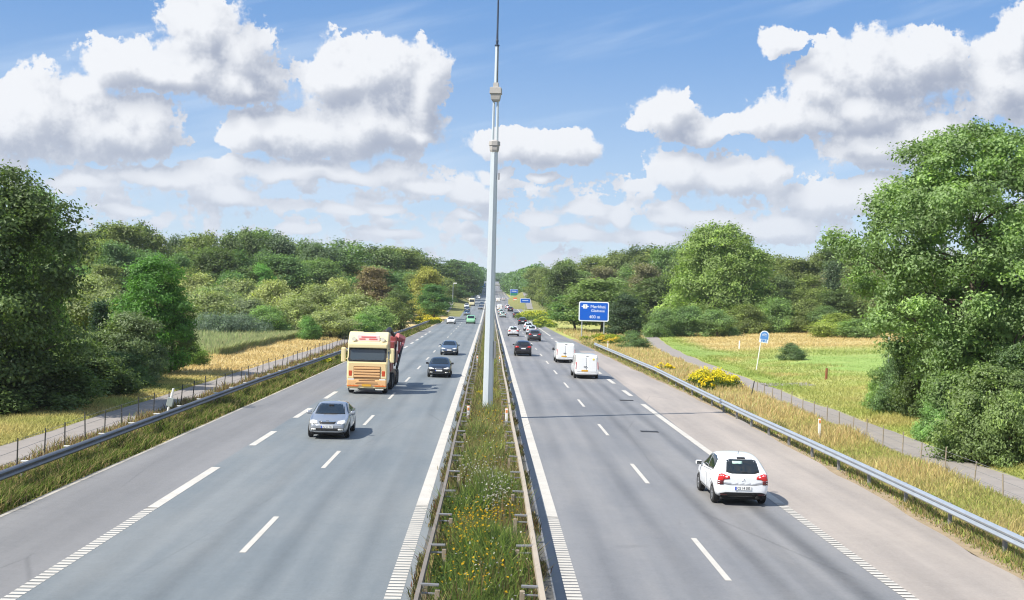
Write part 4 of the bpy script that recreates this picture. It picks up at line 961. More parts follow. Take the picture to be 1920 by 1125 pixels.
for s in (-1, 1):
    part('corner_lamp', lambda b: box(b, (s*1.03, 1.25, 1.28), (.22, .06, .36), .03), mat('lamp_red_orange', (.55, .07, .015), .3, coat=.5), cab)
    part('air_deflector', lambda b: box(b, (s*1.235, 1.02, 1.62), (.06, .36, 1.3), .03), M_CREAM, cab)
    hlp = part('headlight', lambda b: box(b, (s*.98, 1.29, .86), (.42, .08, .24), .05), M_LENS, cab)
    part('fog_light', lambda b: [box(b, (s*(.80 + k*.2), 1.31, .58), (.14, .06, .10), .02) for k in range(2)], M_ORANGE, cab)
    part('light_bar', lambda b: box(b, (s*.80, 1.30, .30), (.52, .06, .08), .02), M_LENS, cab)
    wm = part('wing_mirror', lambda b: (box(b, (s*1.52, .98, 2.42), (.28, .18, .92), .07), box(b, (s*1.34, .98, 2.72), (.36, .07, .07), .01), box(b, (s*1.34, .98, 2.18), (.36, .07, .07), .01)), M_CREAM, cab)
    part('mirror_glass', lambda b: box(b, (s*1.52, .885, 2.42), (.22, .01, .78), .004), M_GLASS, wm)
    part('door', lambda b: box(b, (s*1.245, .25, 1.75), (.012, 1.1, 2.2), .004), M_CREAM, cab)
    part('side_window', lambda b: box(b, (s*1.235, .30, 2.45), (.05, .95, .68), .02), M_GLASS, cab)
part('bumper', lambda b: (box(b, (0, 1.20, .70), (2.48, .28, .44), .08), box(b, (0, 1.33, .76), (1.30, .05, .07), .02)), M_CREAM2, T)
part('bumper_lip', lambda b: box(b, (0, 1.18, .44), (2.46, .24, .14), .04), M_CREAM, T)
part('panel_gap', lambda b: (box(b, (0, 1.30, .985), (2.40, .04, .035), .005), box(b, (0, 1.345, .865), (1.0, .03, .05), .008), box(b, (0, 1.345, .665), (1.4, .03, .035), .008)), MATS['grille_shadow'], T)
part('orange_stripe', lambda b: [box(b, (s*.86, 1.335, .50), (.72, .05, .07), .012) for s in (-1, 1)], mat('stripe_orange', (.62, .16, .03), .4), T)
pn = number_plate(T, 1.36, .55, 1, M_PLATEY, eu=False, w=.56, h=.13)
part('chassis', lambda b: [box(b, (s*.45, -4.6, .85), (.14, 9.6, .28), .02) for s in (-1, 1)] + [box(b, (0, -4.4 + k*1.6, .85), (.9, .12, .2), .01) for k in range(-1, 4)] + [box(b, (s*.95, -1.9, .72), (.5, 1.2, .55), .06) for s in (-1, 1)], M_UNDER, T)
part('front_skirt', lambda b: box(b, (0, .2, .50), (2.3, 1.7, .3), .04), M_UNDER, T)
for yw in (.15, -3.3, -4.65, -7.6, -8.9):
    for s in (-1, 1): wheel(T, s*1.06, yw, .51, .32 if yw > 0 else .50, s, 8)
load = part('crane_body', lambda b: (box(b, (0, -4.0, 1.45), (2.40, 2.6, .55), .06), box(b, (-.55, -2.9, 2.25), (1.1, .9, 1.9), .06), box(b, (.6, -3.4, 1.9), (.9, 1.5, .7), .06), box(b, (-1.05, -5.2, 2.35), (.5, 2.2, 1.5), .05), box(b, (-1.0, -7.4, 1.9), (.5, 3.2, .8), .05), box(b, (.95, -6.2, 1.75), (.5, 3.6, .9), .05), box(b, (-1.1, -6.4, 3.0), (.45, .9, .8), .08)), M_LRED, T)
part('crane_boom', lambda b: (tube(b, [(-.75, -2.4, 3.1), (-.9, -2.9, 3.75), (-1.0, -3.6, 3.95)], [.26, .2, .16], 8), tube(b, [(-.45, -2.2, 2.8), (-.75, -2.5, 3.35)], [.28, .22], 8), tube(b, [(-1.0, -3.5, 3.95), (-1.25, -4.3, 3.5)], [.14, .1], 8), box(b, (-.62, -2.3, 3.05), (.7, .5, .35), .06)), mat('crane_black', (.03, .03, .032), .5), load)
part('crane_jib', lambda b: (tube(b, [(-1.30, -6.6, 3.35), (-1.75, -6.9, 3.15)], [.3, .24], 6), tube(b, [(-1.75, -6.8, 3.1), (-1.55, -6.0, 2.2)], [.13, .12], 8), box(b, (-1.45, -6.9, 2.7), (.12, .5, 1.0), .03)), mat('crane_faded_red', (.50, .16, .16), .5), load)
part('hydraulic_ram', lambda b: (tube(b, [(-1.72, -6.6, 2.9), (-1.45, -5.0, 1.3)], [.08, .09], 8), tube(b, [(-1.35, -5.2, 2.9), (-1.35, -4.2, 1.5)], [.05, .05], 8)), MATS['crane_black'], load)
T.location = (at(684, 79.5) + .26, 80.6, 0.006); T.rotation_euler = (0, 0, math.pi + R(0.4))

# ------------------------------------------------------------------ trees and shrubs
def leaf_mat(name, trans=0.35, gloss=0.10):
    m = bpy.data.materials.new(name); m.use_nodes = True; nt = m.node_tree; nt.nodes.clear()
    oi = nt.nodes.new('ShaderNodeObjectInfo'); a = nt.nodes.new('ShaderNodeAttribute'); a.attribute_name = 'tint'
    tint = X(nt, a.outputs['Fac']); base = X(nt, oi.outputs['Color'])
    f = tint*1.5 + 0.45
    sc = nt.nodes.new('ShaderNodeVectorMath'); sc.operation = 'SCALE'; nt.links.new(base.s, sc.inputs[0]); nt.links.new(f.s, sc.inputs['Scale'])
    warm = nt.nodes.new('ShaderNodeVectorMath'); warm.operation = 'MULTIPLY'; nt.links.new(sc.outputs[0], warm.inputs[0]); warm.inputs[1].default_value = (1.18, 1.15, 0.8)
    c = mixc(nt, tint.step(0.55, 1.0), X(nt, sc.outputs[0]), X(nt, warm.outputs[0]))
    d = nt.nodes.new('ShaderNodeBsdfDiffuse'); nt.links.new(c.s, d.inputs[0])
    t = nt.nodes.new('ShaderNodeBsdfTranslucent'); tc_ = nt.nodes.new('ShaderNodeVectorMath'); tc_.operation = 'MULTIPLY'; nt.links.new(c.s, tc_.inputs[0]); tc_.inputs[1].default_value = (1.3, 1.45, 0.6); nt.links.new(tc_.outputs[0], t.inputs[0])
    mx = nt.nodes.new('ShaderNodeMixShader'); mx.inputs[0].default_value = trans; nt.links.new(d.outputs[0], mx.inputs[1]); nt.links.new(t.outputs[0], mx.inputs[2])
    g = nt.nodes.new('ShaderNodeBsdfGlossy'); g.inputs['Roughness'].default_value = 0.45; g.inputs[0].default_value = (0.8, 0.85, 0.8, 1)
    m2 = nt.nodes.new('ShaderNodeMixShader'); m2.inputs[0].default_value = gloss*0.4; nt.links.new(mx.outputs[0], m2.inputs[1]); nt.links.new(g.outputs[0], m2.inputs[2])
    o = nt.nodes.new('ShaderNodeOutputMaterial'); nt.links.new(m2.outputs[0], o.inputs[0]); return m
M_LEAF = leaf_mat('leaves', .42, .06); M_BARK = mat('bark', (0.13, 0.105, 0.08), 0.9, vary=0.4, vscale=4, spec=0.1)
def unit(v): return v/np.maximum(np.linalg.norm(v, axis=-1, keepdims=True), 1e-9)
def leaf_cards(P, N, size, tint, rg, aspect=0.62):
    """rhombic, slightly folded leaf sprays at P facing N"""
    n = len(P); t = unit(np.cross(N, rg.normal(size=(n, 3)))); b = np.cross(N, t)
    s = (size*rg.uniform(0.6, 1.3, n))[:, None]
    v = np.stack([P - t*s*.5, P + b*s*.5*aspect + N*s*.10, P + t*s*.55, P - b*s*.5*aspect + N*s*.10], 1).reshape(-1, 3)
    return v, np.arange(4*n).reshape(n, 4), tint
def crown_mesh(name, W, H, z0, lobes, leaves, size, seed, shape='round', flat=0.75, lobe_r=(.13, .24), gap=0.0, droop=0.0):
    """crown of width W reaching from z0 to H: leafy lobes scattered through the crown's volume"""
    rg = np.random.default_rng(seed); C = []; tries = 0
    ch = H - z0
    while len(C) < lobes and tries < 20000:
        tries += 1
        u = rg.uniform(0, 1); a = rg.uniform(0, 2*math.pi)
        if shape == 'round': rad = math.sqrt(max(0, 1 - (2*u - 1)**2))**0.8
        elif shape == 'dome': rad = math.sqrt(max(0, 1 - u**2.2))
        elif shape == 'cone': rad = (1 - u)**0.8*0.95 + .05
        elif shape == 'column': rad = min(1, (1 - u)*2.5 + .15)*min(1, u*4 + .5)
        elif shape == 'spread': rad = min(1.0, (u*3.2 + .35))*math.sqrt(max(0, 1 - u**3.0))
        else: rad = 1
        rr = rad*math.sqrt(rg.uniform(0.10, 1.0))*(1 + rg.normal(0, .12))
        lr = rg.uniform(*lobe_r)*W
        k = max(0.05, 1 - lr/(W*.5)*0.75)
        p = np.array([math.cos(a)*rr*W/2*k, math.sin(a)*rr*W/2*k, z0 + lr*flat*.6 + u*(ch - lr*flat*1.3)])
        if gap and any(np.linalg.norm((p - c[0])*[1, 1, 1.3]) < gap*(lr + c[1]) for c in C): continue
        C.append((p, lr, rg.uniform(-.16, .16)))
    cen = np.array([c[0] for c in C]); r = np.array([c[1] for c in C]); lt = np.array([c[2] for c in C])
    # twigs: small flattish sprays over the outside of the lobes, each a handful of leaves
    per = 16 if leaves < 25000 else 26
    nt_ = leaves//per; ti = rg.choice(len(C), nt_, p=r**2/np.sum(r**2))
    d = unit(rg.normal(size=(nt_, 3)) + [0, 0, .25])
    ax = np.array([0, 0, z0 + ch*.42]); out = unit((cen - ax)*[1, 1, .9])
    d = unit(d + out[ti]*.6)
    rad = r[ti]*(rg.uniform(0.25, 1, nt_)**0.30)*(1 + rg.normal(0, .16, nt_))
    tw = cen[ti] + d*rad[:, None]*[1, 1, flat]; tw[:, 2] += rg.normal(0, .012, nt_)*ch
    ts = rg.uniform(.6, 1.5, nt_)*size*1.5; tt_ = rg.normal(0, .13, nt_)
    idx = np.repeat(np.arange(nt_), per); m_ = len(idx)
    P = tw[idx] + rg.normal(0, 1, (m_, 3))*ts[idx][:, None]*[1, 1, .5]
    if droop: P[:, 2] -= droop*(np.linalg.norm(P[:, :2], axis=1)/(W/2))**2*ch*.2
    P[:, 2] = np.maximum(P[:, 2], 0.05)
    N = unit(d[idx]*.85 + [-.05, -.05, .35] + rg.normal(0, .42, (m_, 3)))
    tint = np.clip(.42 + lt[ti][idx] + tt_[idx] + rg.normal(0, .10, m_), 0, 1)
    v, f, t = leaf_cards(P, N, size, tint, rg)
    me = mesh_np(name, v, [f], M_LEAF, False, {'tint': ('FACE', 'FLOAT', t)})
    return me, cen, r
def trunk_mesh(name, H, r0, cen, seed, fork=0.45, limbs=9, lean=0.03, stems=1):
    rg = random.Random(seed); bm = BM()
    for s in range(stems):
        ox, oy = (rg.uniform(-1, 1)*r0*4*(stems > 1), rg.uniform(-1, 1)*r0*4*(stems > 1))
        top = Vector((ox*2 + rg.gauss(0, lean)*H, oy*2 + rg.gauss(0, lean)*H, H*.86)); pts = []; n = 8
        for i in range(n):
            f = i/(n - 1); pts.append(Vector((ox, oy, -.3))*(1 - f) + top*f + Vector((rg.gauss(0, .012)*H*f, rg.gauss(0, .012)*H*f, 0)))
        rad = [r0*(1.35 if i == 0 else 1.0)*(1 - .88*(i/(n - 1))) + .012 for i in range(n)]
        tube(bm, pts, rad, 8)
        order = sorted(range(len(cen)), key=lambda k: rg.random())[:limbs]
        for k in order:
            c = Vector(cen[k]); zz = max(H*fork*.6, min(c.z - (Vector((c.x, c.y, 0)).length)*.55, H*.75)); f = min(.95, (zz + .3)/(top.z + .3))
            i = min(n - 2, int(f*(n - 1))); a = pts[i].lerp(pts[i+1], f*(n - 1) - i); mid = a.lerp(c, .55) + Vector((rg.gauss(0, .03)*H, rg.gauss(0, .03)*H, -abs(rg.gauss(0, .03))*H))
            rr = rad[i]*.5; tube(bm, [a, a.lerp(mid, .5) + Vector((0, 0, .01*H)), mid, c], [rr, rr*.75, rr*.5, rr*.15], 6, caps=False)
    me = bpy.data.meshes.new(name); bm.normal_update(); bm.to_mesh(me); bm.free(); me.materials.append(M_BARK)
    me.polygons.foreach_set('use_smooth', np.full(len(me.polygons), True)); return me
PROTO = {}
def proto(key, W, H, z0, lobes, leaves, size, seed, shape, flat=.75, lobe_r=(.13, .24), gap=0.0, trunk_r=None, limbs=9, stems=1, droop=0.0, fork=.45):
    cm, cen, r = crown_mesh('crown', W, H, z0, lobes, leaves, size, seed, shape, flat, lobe_r, gap, droop)
    tm = trunk_mesh('trunk' if trunk_r is None or trunk_r > .06 else 'stem', H, trunk_r or H*.018, cen, seed, fork, limbs, stems=stems)
    PROTO[key] = (W, H, cm, tm); return key
def tree(key, x, Y, W, H, color, label, cat='tree', name='broadleaf_tree', group=None, rz=None, z=None):
    w0, h0, cm, tm = PROTO[key]
    t = thing(name, label, cat, (x, Y, (gz(x, Y) if z is None else z) - .05), random.uniform(0, 6.28) if rz is None else rz, group)
    t.scale = (W/w0, W/w0, H/h0)
    a = link('trunk' if cat == 'tree' else 'stem', tm, t); b = link('crown' if cat == 'tree' else 'foliage', cm, t)
    b.color = (*color, 1); return t
def top_h(x, Y, py):
    """height above the ground that reaches row py of the photo at column of x"""
    # row of the horizon shifts with the camera's roll
    px = 919 + x/Y*FPX; row0 = 550 + (px - 919)*math.tan(ROLL)
    return EYE + (row0 - py)/FPX*Y - gz(x, Y)
def by_px(key, px, top, Y, wpx, color, label, hscale=1.0, **k):
    x = at(px, Y); return tree(key, x, Y, wpx/FPX*Y, max(.6, top_h(x, Y, top))*hscale, color, label, **k)
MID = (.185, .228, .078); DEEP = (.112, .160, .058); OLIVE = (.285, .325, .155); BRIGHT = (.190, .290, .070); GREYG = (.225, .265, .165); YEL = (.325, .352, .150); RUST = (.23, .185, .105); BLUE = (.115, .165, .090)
# prototypes: near ones carry many small leaves, far ones fewer and larger
proto('maple', 13.5, 15.5, 2.0, 260, 150000, .19, 11, 'round', .60, (.035, .085), .42, .33, 60, fork=.22)
proto('dark_maple', 10.5, 12.5, .6, 80, 60000, .22, 12, 'round', .65, (.09, .16), .5, .22, 20, fork=.2)
proto('robinia', 5.5, 8.2, .3, 46, 30000, .17, 13, 'spread', .6, (.12, .22), .4, .12, 12, fork=.3)
proto('chestnut', 21, 18, .8, 110, 60000, .42, 14, 'dome', .75, (.06, .12), .5, .45, 18, droop=.5)
proto('forest_round', 10, 17, 1.2, 42, 15000, .48, 15, 'round', .75, (.12, .22), .35, .25, 10)
proto('forest_tall', 9, 19, 1.0, 46, 15000, .48, 16, 'column', .8, (.13, .22), .35, .25, 10)
proto('forest_wide', 13, 16, .8, 60, 17000, .52, 17, 'dome', .7, (.09, .18), .35, .28, 10)
proto('forest_oak', 12, 17, 1.0, 52, 16000, .50, 18, 'spread', .65, (.09, .19), .4, .3, 12)
proto('spire', 5, 15, .3, 40, 11000, .40, 19, 'cone', .7, (.14, .26), .2, .2, 4)
proto('willow_shrub', 6, 4.2, .05, 40, 14000, .20, 20, 'dome', .75, (.10, .20), .25, .05, 10, stems=3)
proto('round_shrub', 3, 2.6, .05, 26, 11000, .125, 21, 'dome', .85, (.14, .26), .25, .04, 8, stems=2)
proto('leafy_shrub', 4.6, 3.8, .05, 64, 36000, .135, 22, 'dome', .7, (.06, .17), .42, .05, 12, stems=3)
proto('far_shrub', 7, 4.5, .05, 26, 5000, .42, 23, 'dome', .75, (.12, .24), .25, .05, 5, stems=2)
proto('reed_bank', 9, 2.2, .0, 50, 12000, .20, 24, 'dome', .6, (.08, .15), .2, .03, 4, stems=2)
# --- left side, near
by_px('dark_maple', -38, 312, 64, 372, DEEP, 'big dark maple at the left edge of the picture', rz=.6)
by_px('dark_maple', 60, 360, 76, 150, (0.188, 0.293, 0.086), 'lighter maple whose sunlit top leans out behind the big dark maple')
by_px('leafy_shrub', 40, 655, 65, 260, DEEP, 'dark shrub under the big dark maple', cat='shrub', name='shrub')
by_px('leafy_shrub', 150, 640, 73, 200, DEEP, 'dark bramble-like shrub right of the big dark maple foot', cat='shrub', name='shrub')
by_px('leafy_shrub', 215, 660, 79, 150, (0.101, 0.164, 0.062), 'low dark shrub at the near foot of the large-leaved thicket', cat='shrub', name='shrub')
by_px('willow_shrub', 120, 545, 96, 230, OLIVE, 'olive willow thicket between the dark maple and the bright robinia', cat='shrub', name='willow_shrub')
by_px('willow_shrub', 55, 575, 88, 170, OLIVE, 'olive willow thicket half hidden by the dark maple', cat='shrub', name='willow_shrub')
by_px('spire', 188, 565, 86, 46, (0.050, 0.090, 0.050), 'narrow dark ivy-clad spire beside the willow thicket', name='spire_tree')
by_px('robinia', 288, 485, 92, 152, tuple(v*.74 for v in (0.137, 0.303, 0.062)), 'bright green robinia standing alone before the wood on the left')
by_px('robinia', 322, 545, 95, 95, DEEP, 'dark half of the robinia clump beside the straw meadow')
by_px('leafy_shrub', 245, 590, 83, 165, (.155, .205, .100), 'large-leaved silvery thicket below the bright robinia', cat='shrub', name='shrub')
by_px('round_shrub', 362, 640, 104, 62, BRIGHT, 'small bright green bush by the straw meadow on the left', cat='shrub', name='bush')
by_px('round_shrub', 318, 660, 104, 52, GREYG, 'small grey-green bush beside the bright green one', cat='shrub', name='bush')
by_px('round_shrub', 581, 594, 160, 46, (0.137, 0.263, 0.074), 'lone round green bush in straw grass behind the path fence', cat='shrub', name='bush')
# --- willow scrub on the left
SCR = 'willow scrub before the wood'
scrub = [(385, 548, 175, 130, OLIVE), (455, 560, 185, 120, GREYG), (520, 528, 200, 110, YEL), (590, 535, 195, 120, OLIVE), (640, 525, 205, 100, YEL), (560, 560, 175, 110, OLIVE), (670, 555, 190, 130, OLIVE), (700, 575, 180, 95, (0.235, 0.330, 0.125)), (620, 585, 168, 120, OLIVE), (440, 525, 220, 130, OLIVE), (360, 515, 210, 120, YEL), (505, 575, 170, 90, (0.197, 0.303, 0.107)), (735, 560, 205, 70, MID), (690, 590, 172, 70, (0.175, 0.293, 0.092)), (180, 520, 150, 150, OLIVE), (400, 540, 200, 120, (0.248, 0.318, 0.156))]
for px, tp, Y, wp, c in scrub: by_px('willow_shrub', px, tp, Y, wp, c, 'olive willow bush in the scrub between straw meadow and wood', cat='shrub', name='willow_shrub', group=SCR)
for px, tp, Y, wp in ((395, 588, 162, 115), (455, 590, 165, 120)): by_px('reed_bank', px, tp, Y, wp, (0.153, 0.206, 0.156), 'dark grey-green reed bank in front of the willow scrub', cat='reeds', name='reed_bank', group='grey reed banks')
by_px('forest_round', 702, 503, 262, 72, RUST, 'reddish brown tree standing at the edge of the wood', name='broadleaf_tree')
by_px('robinia', 490, 497, 235, 60, (0.175, 0.355, 0.092), 'light green young tree in front of the dark wood')
by_px('forest_oak', 800, 500, 300, 66, (0.335, 0.330, 0.092), 'yellowish oak in the wood edge above the slip road')
by_px('forest_round', 815, 535, 285, 60, (0.126, 0.237, 0.086), 'small bright tree in front of the wood edge by the left lay-by')
by_px('forest_wide', 745, 545, 255, 70, DEEP, 'dark low tree at the corner of the wood by the left lay-by')
# --- wood on the left: back rows follow the skyline of the photo
WL = 'trees of the wood on the left'
sky_l = [(60, 470), (140, 440), (180, 424), (250, 420), (300, 440), (330, 446), (400, 432), (450, 436), (520, 441), (560, 448), (600, 450), (650, 461), (700, 460), (760, 467), (800, 476), (830, 485), (860, 497)]
def sky_at(prof, px): return float(np.interp(px, [p[0] for p in prof], [p[1] for p in prof]))
rt = random.Random(5)
def wood(prof, pxs, Yf, drop, wpx, keys, cols, label, group, jit=6):
    for px in pxs:
        px += rt.uniform(-9, 9); Y = Yf(px)*rt.uniform(.95, 1.06); c = rt.choice(cols); k = rt.uniform(.85, 1.15)
        by_px(rt.choice(keys), px, sky_at(prof, px) + drop + rt.uniform(-jit, jit), Y, wpx*rt.uniform(.8, 1.25), tuple(v*k for v in c), label, group=group)
FK = ['forest_round', 'forest_tall', 'forest_wide', 'forest_oak']
YL = lambda px: np.interp(px, [0, 200, 400, 600, 700, 760, 860], [225, 225, 240, 275, 310, 345, 520])
wood(sky_l, range(60, 850, 30), lambda p: YL(p)*1.12, 2, 95, FK, [MID, MID, DEEP, (0.175, 0.263, 0.100), BLUE], 'tall broadleaf tree in the wood behind the willow scrub, part of its skyline', WL)
wood(sky_l, range(70, 840, 38), lambda p: YL(p)*1.02, 34, 88, FK, [MID, DEEP, (0.188, 0.278, 0.107), (0.137, 0.225, 0.092)], 'broadleaf tree in the middle of the left wood, below the skyline', WL, 10)
wood(sky_l, range(150, 760, 46), lambda p: YL(p)*.94, 70, 74, ['forest_round', 'forest_wide', 'forest_oak'], [DEEP, MID, OLIVE, (0.149, 0.263, 0.092)], 'lower tree in the front rank of the left wood, just behind the scrub', WL, 12)
wood([(780, 480), (900, 505)], range(770, 868, 15), lambda p: np.interp(p, [770, 868], [330, 560]), 34, 42, FK, [DEEP, MID], 'tree at the wood edge above the left slip road', 'trees above the left slip road', 6)
# --- right side, near
by_px('maple', 1836, 244, 68, 480, (0.195, 0.285, 0.111), 'huge sunlit maple at the right edge of the picture', rz=2.2)
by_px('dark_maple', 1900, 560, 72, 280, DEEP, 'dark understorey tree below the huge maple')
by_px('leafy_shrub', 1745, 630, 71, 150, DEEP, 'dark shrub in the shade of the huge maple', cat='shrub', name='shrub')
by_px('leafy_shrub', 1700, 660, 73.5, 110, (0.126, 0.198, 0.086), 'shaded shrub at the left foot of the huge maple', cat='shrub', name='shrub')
by_px('leafy_shrub', 1665, 688, 75, 80, (0.235, 0.343, 0.125), 'light green bush between lawn and huge maple', cat='shrub', name='bush')
by_px('leafy_shrub', 1868, 690, 53, 205, (.165, .225, .085), 'bright leafy shrub beside the right path, nearest to the camera', cat='shrub', name='shrub', rz=1.0)
by_px('leafy_shrub', 1960, 640, 56, 230, (.115, .175, .075), 'tall leafy shrub cut by the right edge of the picture', cat='shrub', name='shrub')
by_px('willow_shrub', 1900, 735, 51, 120, (.20, .27, .10), 'feathery pale green shrub in front of the tall leafy one at the right edge', cat='shrub', name='shrub')
by_px('willow_shrub', 1800, 700, 60, 150, (.15, .22, .08), 'mid green shrub between the huge maple and the bright leafy shrub', cat='shrub', name='shrub')
by_px('leafy_shrub', 1775, 745, 60, 100, (0.211, 0.343, 0.125), 'small leafy shrub left of the bright one by the right path', cat='shrub', name='shrub')
by_px('round_shrub', 1488, 645, 132, 52, (0.137, 0.198, 0.100), 'dark thorny bush alone in the straw meadow right of the cycle sign', cat='shrub', name='bush')
by_px('round_shrub', 1190, 622, 156, 58, (0.149, 0.225, 0.100), 'green bush on the verge below the dark crown near the exit sign', cat='shrub', name='bush')
by_px('round_shrub', 1568, 590, 190, 95, (0.275, 0.330, 0.092), 'yellow-green bush at the meadow edge left of the huge maple', cat='shrub', name='bush')
by_px('round_shrub', 1615, 600, 185, 90, (0.175, 0.263, 0.092), 'green bush at the meadow edge next to the yellow-green one', cat='shrub', name='bush')
# chestnut and the hedge below it
by_px('chestnut', 1348, 420, 228, 226, (0.243, 0.330, 0.106), 'great round chestnut tree above the straw meadow')
HG = 'bushes below the chestnut'
for px, tp, Y, wp, c in ((1240, 580, 205, 70, (0.175, 0.263, 0.106)), (1290, 575, 208, 80, (0.149, 0.237, 0.092)), (1345, 582, 205, 80, (0.175, 0.263, 0.107)), (1400, 572, 210, 85, MID), (1455, 560, 213, 90, (0.197, 0.293, 0.107)), (1510, 562, 212, 85, MID), (1550, 575, 208, 70, (0.149, 0.225, 0.092)), (1600, 560, 215, 90, MID)):
    by_px('willow_shrub', px, tp, Y, wp, c, 'dense green bush in the row between chestnut and straw meadow', cat='shrub', name='shrub', group=HG)
by_px('forest_round', 1130, 526, 222, 135, (0.204, 0.278, 0.106), 'olive tree standing behind the blue exit sign')
by_px('forest_round', 1080, 556, 235, 105, (0.149, 0.250, 0.092), 'low green tree left of the blue exit sign')
by_px('forest_wide', 1172, 552, 210, 75, (0.054, 0.090, 0.044), 'very dark tree right of the blue exit sign, beside the path')
by_px('forest_oak', 1055, 490, 330, 78, DEEP, 'dark oak behind the goldenrod bank on the right')
by_px('spire', 1560, 492, 250, 42, BLUE, 'slender dark conifer between chestnut and huge maple', name='spire_tree')
WR = 'trees of the wood on the right'
sky_r = [(945, 520), (975, 507), (1000, 497), (1040, 492), (1080, 490), (1110, 480), (1180, 462), (1230, 460), (1280, 455), (1320, 462), (1440, 476), (1480, 486), (1540, 470), (1600, 464), (1700, 470), (1900, 470)]
YR = lambda px: np.interp(px, [960, 1000, 1060, 1150, 1300, 1500, 1900], [620, 500, 390, 320, 290, 270, 250])
wood(sky_r, range(998, 1060, 16), lambda p: YR(p)*1.1, 4, 44, FK, [MID, DEEP], 'tree of the right wood next to the goldenrod bank', WR, 4)
wood(sky_r, range(1060, 1900, 32), lambda p: YR(p)*1.12, 3, 84, FK, [MID, DEEP, (0.175, 0.263, 0.100), (0.211, 0.278, 0.125)], 'tall broadleaf tree in the wood on the right, part of its skyline', WR)
wood(sky_r, range(1050, 1760, 42), lambda p: YR(p)*.98, 34, 72, FK, [MID, DEEP, (0.197, 0.278, 0.111), (0.235, 0.225, 0.139)], 'broadleaf tree inside the right wood, below the skyline', WR, 10)
wood(sky_r, list(range(1070, 1300, 40)) + list(range(1450, 1680, 40)), lambda p: YR(p)*.84, 68, 66, FK, [DEEP, MID, OLIVE], 'lower tree in the front rank of the right wood', WR, 10)
# --- far woods round the crest: one mass each
def far_wood(name, label, pxs, Yf, prof, seed, n, color):
    rg = np.random.default_rng(seed); V, F, T_ = [], [], []; off = 0
    for _ in range(n):
        px = rg.uniform(*pxs); Y = Yf(px)*rg.uniform(.92, 1.15); x = at(px, Y); g = gz(x, Y); h = max(3, top_h(x, Y, sky_at(prof, px)) + rg.uniform(-3, 1.5)); m = 420
        d = unit(rg.normal(size=(m, 3))); r = rg.uniform(4.0, 7.0)
        P = d*[r, r, h*.55]*(rg.uniform(.75, 1.05, (m, 1))) + [x, Y, g + h*.48]
        N = unit(d + rg.normal(0, .5, (m, 3))); v, f, t = leaf_cards(P, N, 1.5, np.clip(.45 + rg.normal(0, .1) + rg.normal(0, .12, m), 0, 1), rg, .8)
        V.append(v); F.append(f + off); T_.append(t); off += len(v)
    o = link(name, mesh_np(name, np.concatenate(V), [np.concatenate(F)], M_LEAF, False, {'tint': ('FACE', 'FLOAT', np.concatenate(T_))}))
    o.color = (*color, 1); return tag(o, label, 'wood', kind='stuff')
far_wood('far_wood', 'far wood left of the mast along the climbing road', (842, 893), lambda p: np.interp(p, [842, 893], [640, 900]), [(840, 492), (870, 496), (915, 503)], 31, 120, (0.137, 0.225, 0.092))
far_wood('far_wood', 'hazy wood closing the view behind the crest', (800, 1010), lambda p: 1350, [(800, 500), (850, 497), (905, 503), (930, 514), (945, 512), (960, 517), (975, 508), (1010, 505)], 32, 150, (0.149, 0.231, 0.139))
far_wood('far_wood', 'far wood right of the climbing road', (950, 1012), lambda p: np.interp(p, [950, 1012], [980, 600]), [(945, 520), (975, 509), (1012, 500)], 33, 110, (0.137, 0.225, 0.100))
# --- goldenrod
M_FLOWER = leaf_mat('yellow_flowers', .3, .0)
def flower_clump(x, Y, w_, d_, h, n, label, size=.10, col_=(.62, .48, .03), stemc=(.10, .15, .03), fl=.5, seed=0):
    rg = np.random.default_rng(seed); t = thing('goldenrod_clump', label, 'flowers', (x, Y, gz(x, Y)))
    nc = max(12, int(n/110)); ca = rg.uniform(0, 2*math.pi, nc); cr = np.sqrt(rg.uniform(0, 1, nc)); ch_ = h*(1 - .40*cr**2)*rg.uniform(.62, 1.08, nc); ci = rg.integers(0, nc, n)
    cw = min(w_, d_)*.07; px, py = np.cos(ca)[ci]*cr[ci]*w_/2 + rg.normal(0, cw, n), np.sin(ca)[ci]*cr[ci]*d_/2 + rg.normal(0, cw, n)
    top = ch_[ci]*np.clip(1 - ((px - np.cos(ca)[ci]*cr[ci]*w_/2)**2 + (py - np.sin(ca)[ci]*cr[ci]*d_/2)**2)/(cw*cw*22), .5, 1); gzz = np.array([gz(x + i, Y + j) for i, j in zip(px[::50].repeat(50)[:n], py[::50].repeat(50)[:n])]) - gz(x, Y) if False else 0
    P = np.stack([px, py, top*rg.uniform(.05, .85, n)], 1); v, f, tt = leaf_cards(P, unit(rg.normal(size=(n, 3)) + [0, 0, .5]), size*1.6, np.clip(.4 + rg.normal(0, .15, n), 0, 1), rg, .4)
    o = link('foliage', mesh_np('foliage', v, [f], M_LEAF, False, {'tint': ('FACE', 'FLOAT', tt)}), t); o.color = (*stemc, 1)
    m = int(n*fl); k = rg.choice(n, m); P = np.stack([px[k], py[k], top[k]*rg.uniform(.84, 1.04, m)], 1); v, f, tt = leaf_cards(P, unit(rg.normal(size=(m, 3))*.6 + [0, -.2, .8]), size*1.3, np.clip(.5 + rg.normal(0, .15, m), 0, 1), rg, .7)
    o = link('blossom', mesh_np('blossom', v, [f], M_FLOWER, False, {'tint': ('FACE', 'FLOAT', tt)}), t); o.color = (*col_, 1)
flower_clump(16.4, 92, 3.4, 4.5, 1.65, 5600, 'large bright yellow goldenrod clump between guard rail and right path', col_=(.58, .49, .04), fl=.38, seed=1)
flower_clump(15.4, 88.5, 1.2, 1.4, 1.25, 1500, 'smaller goldenrod tuft at the rail beside the large clump', fl=.25, seed=2)
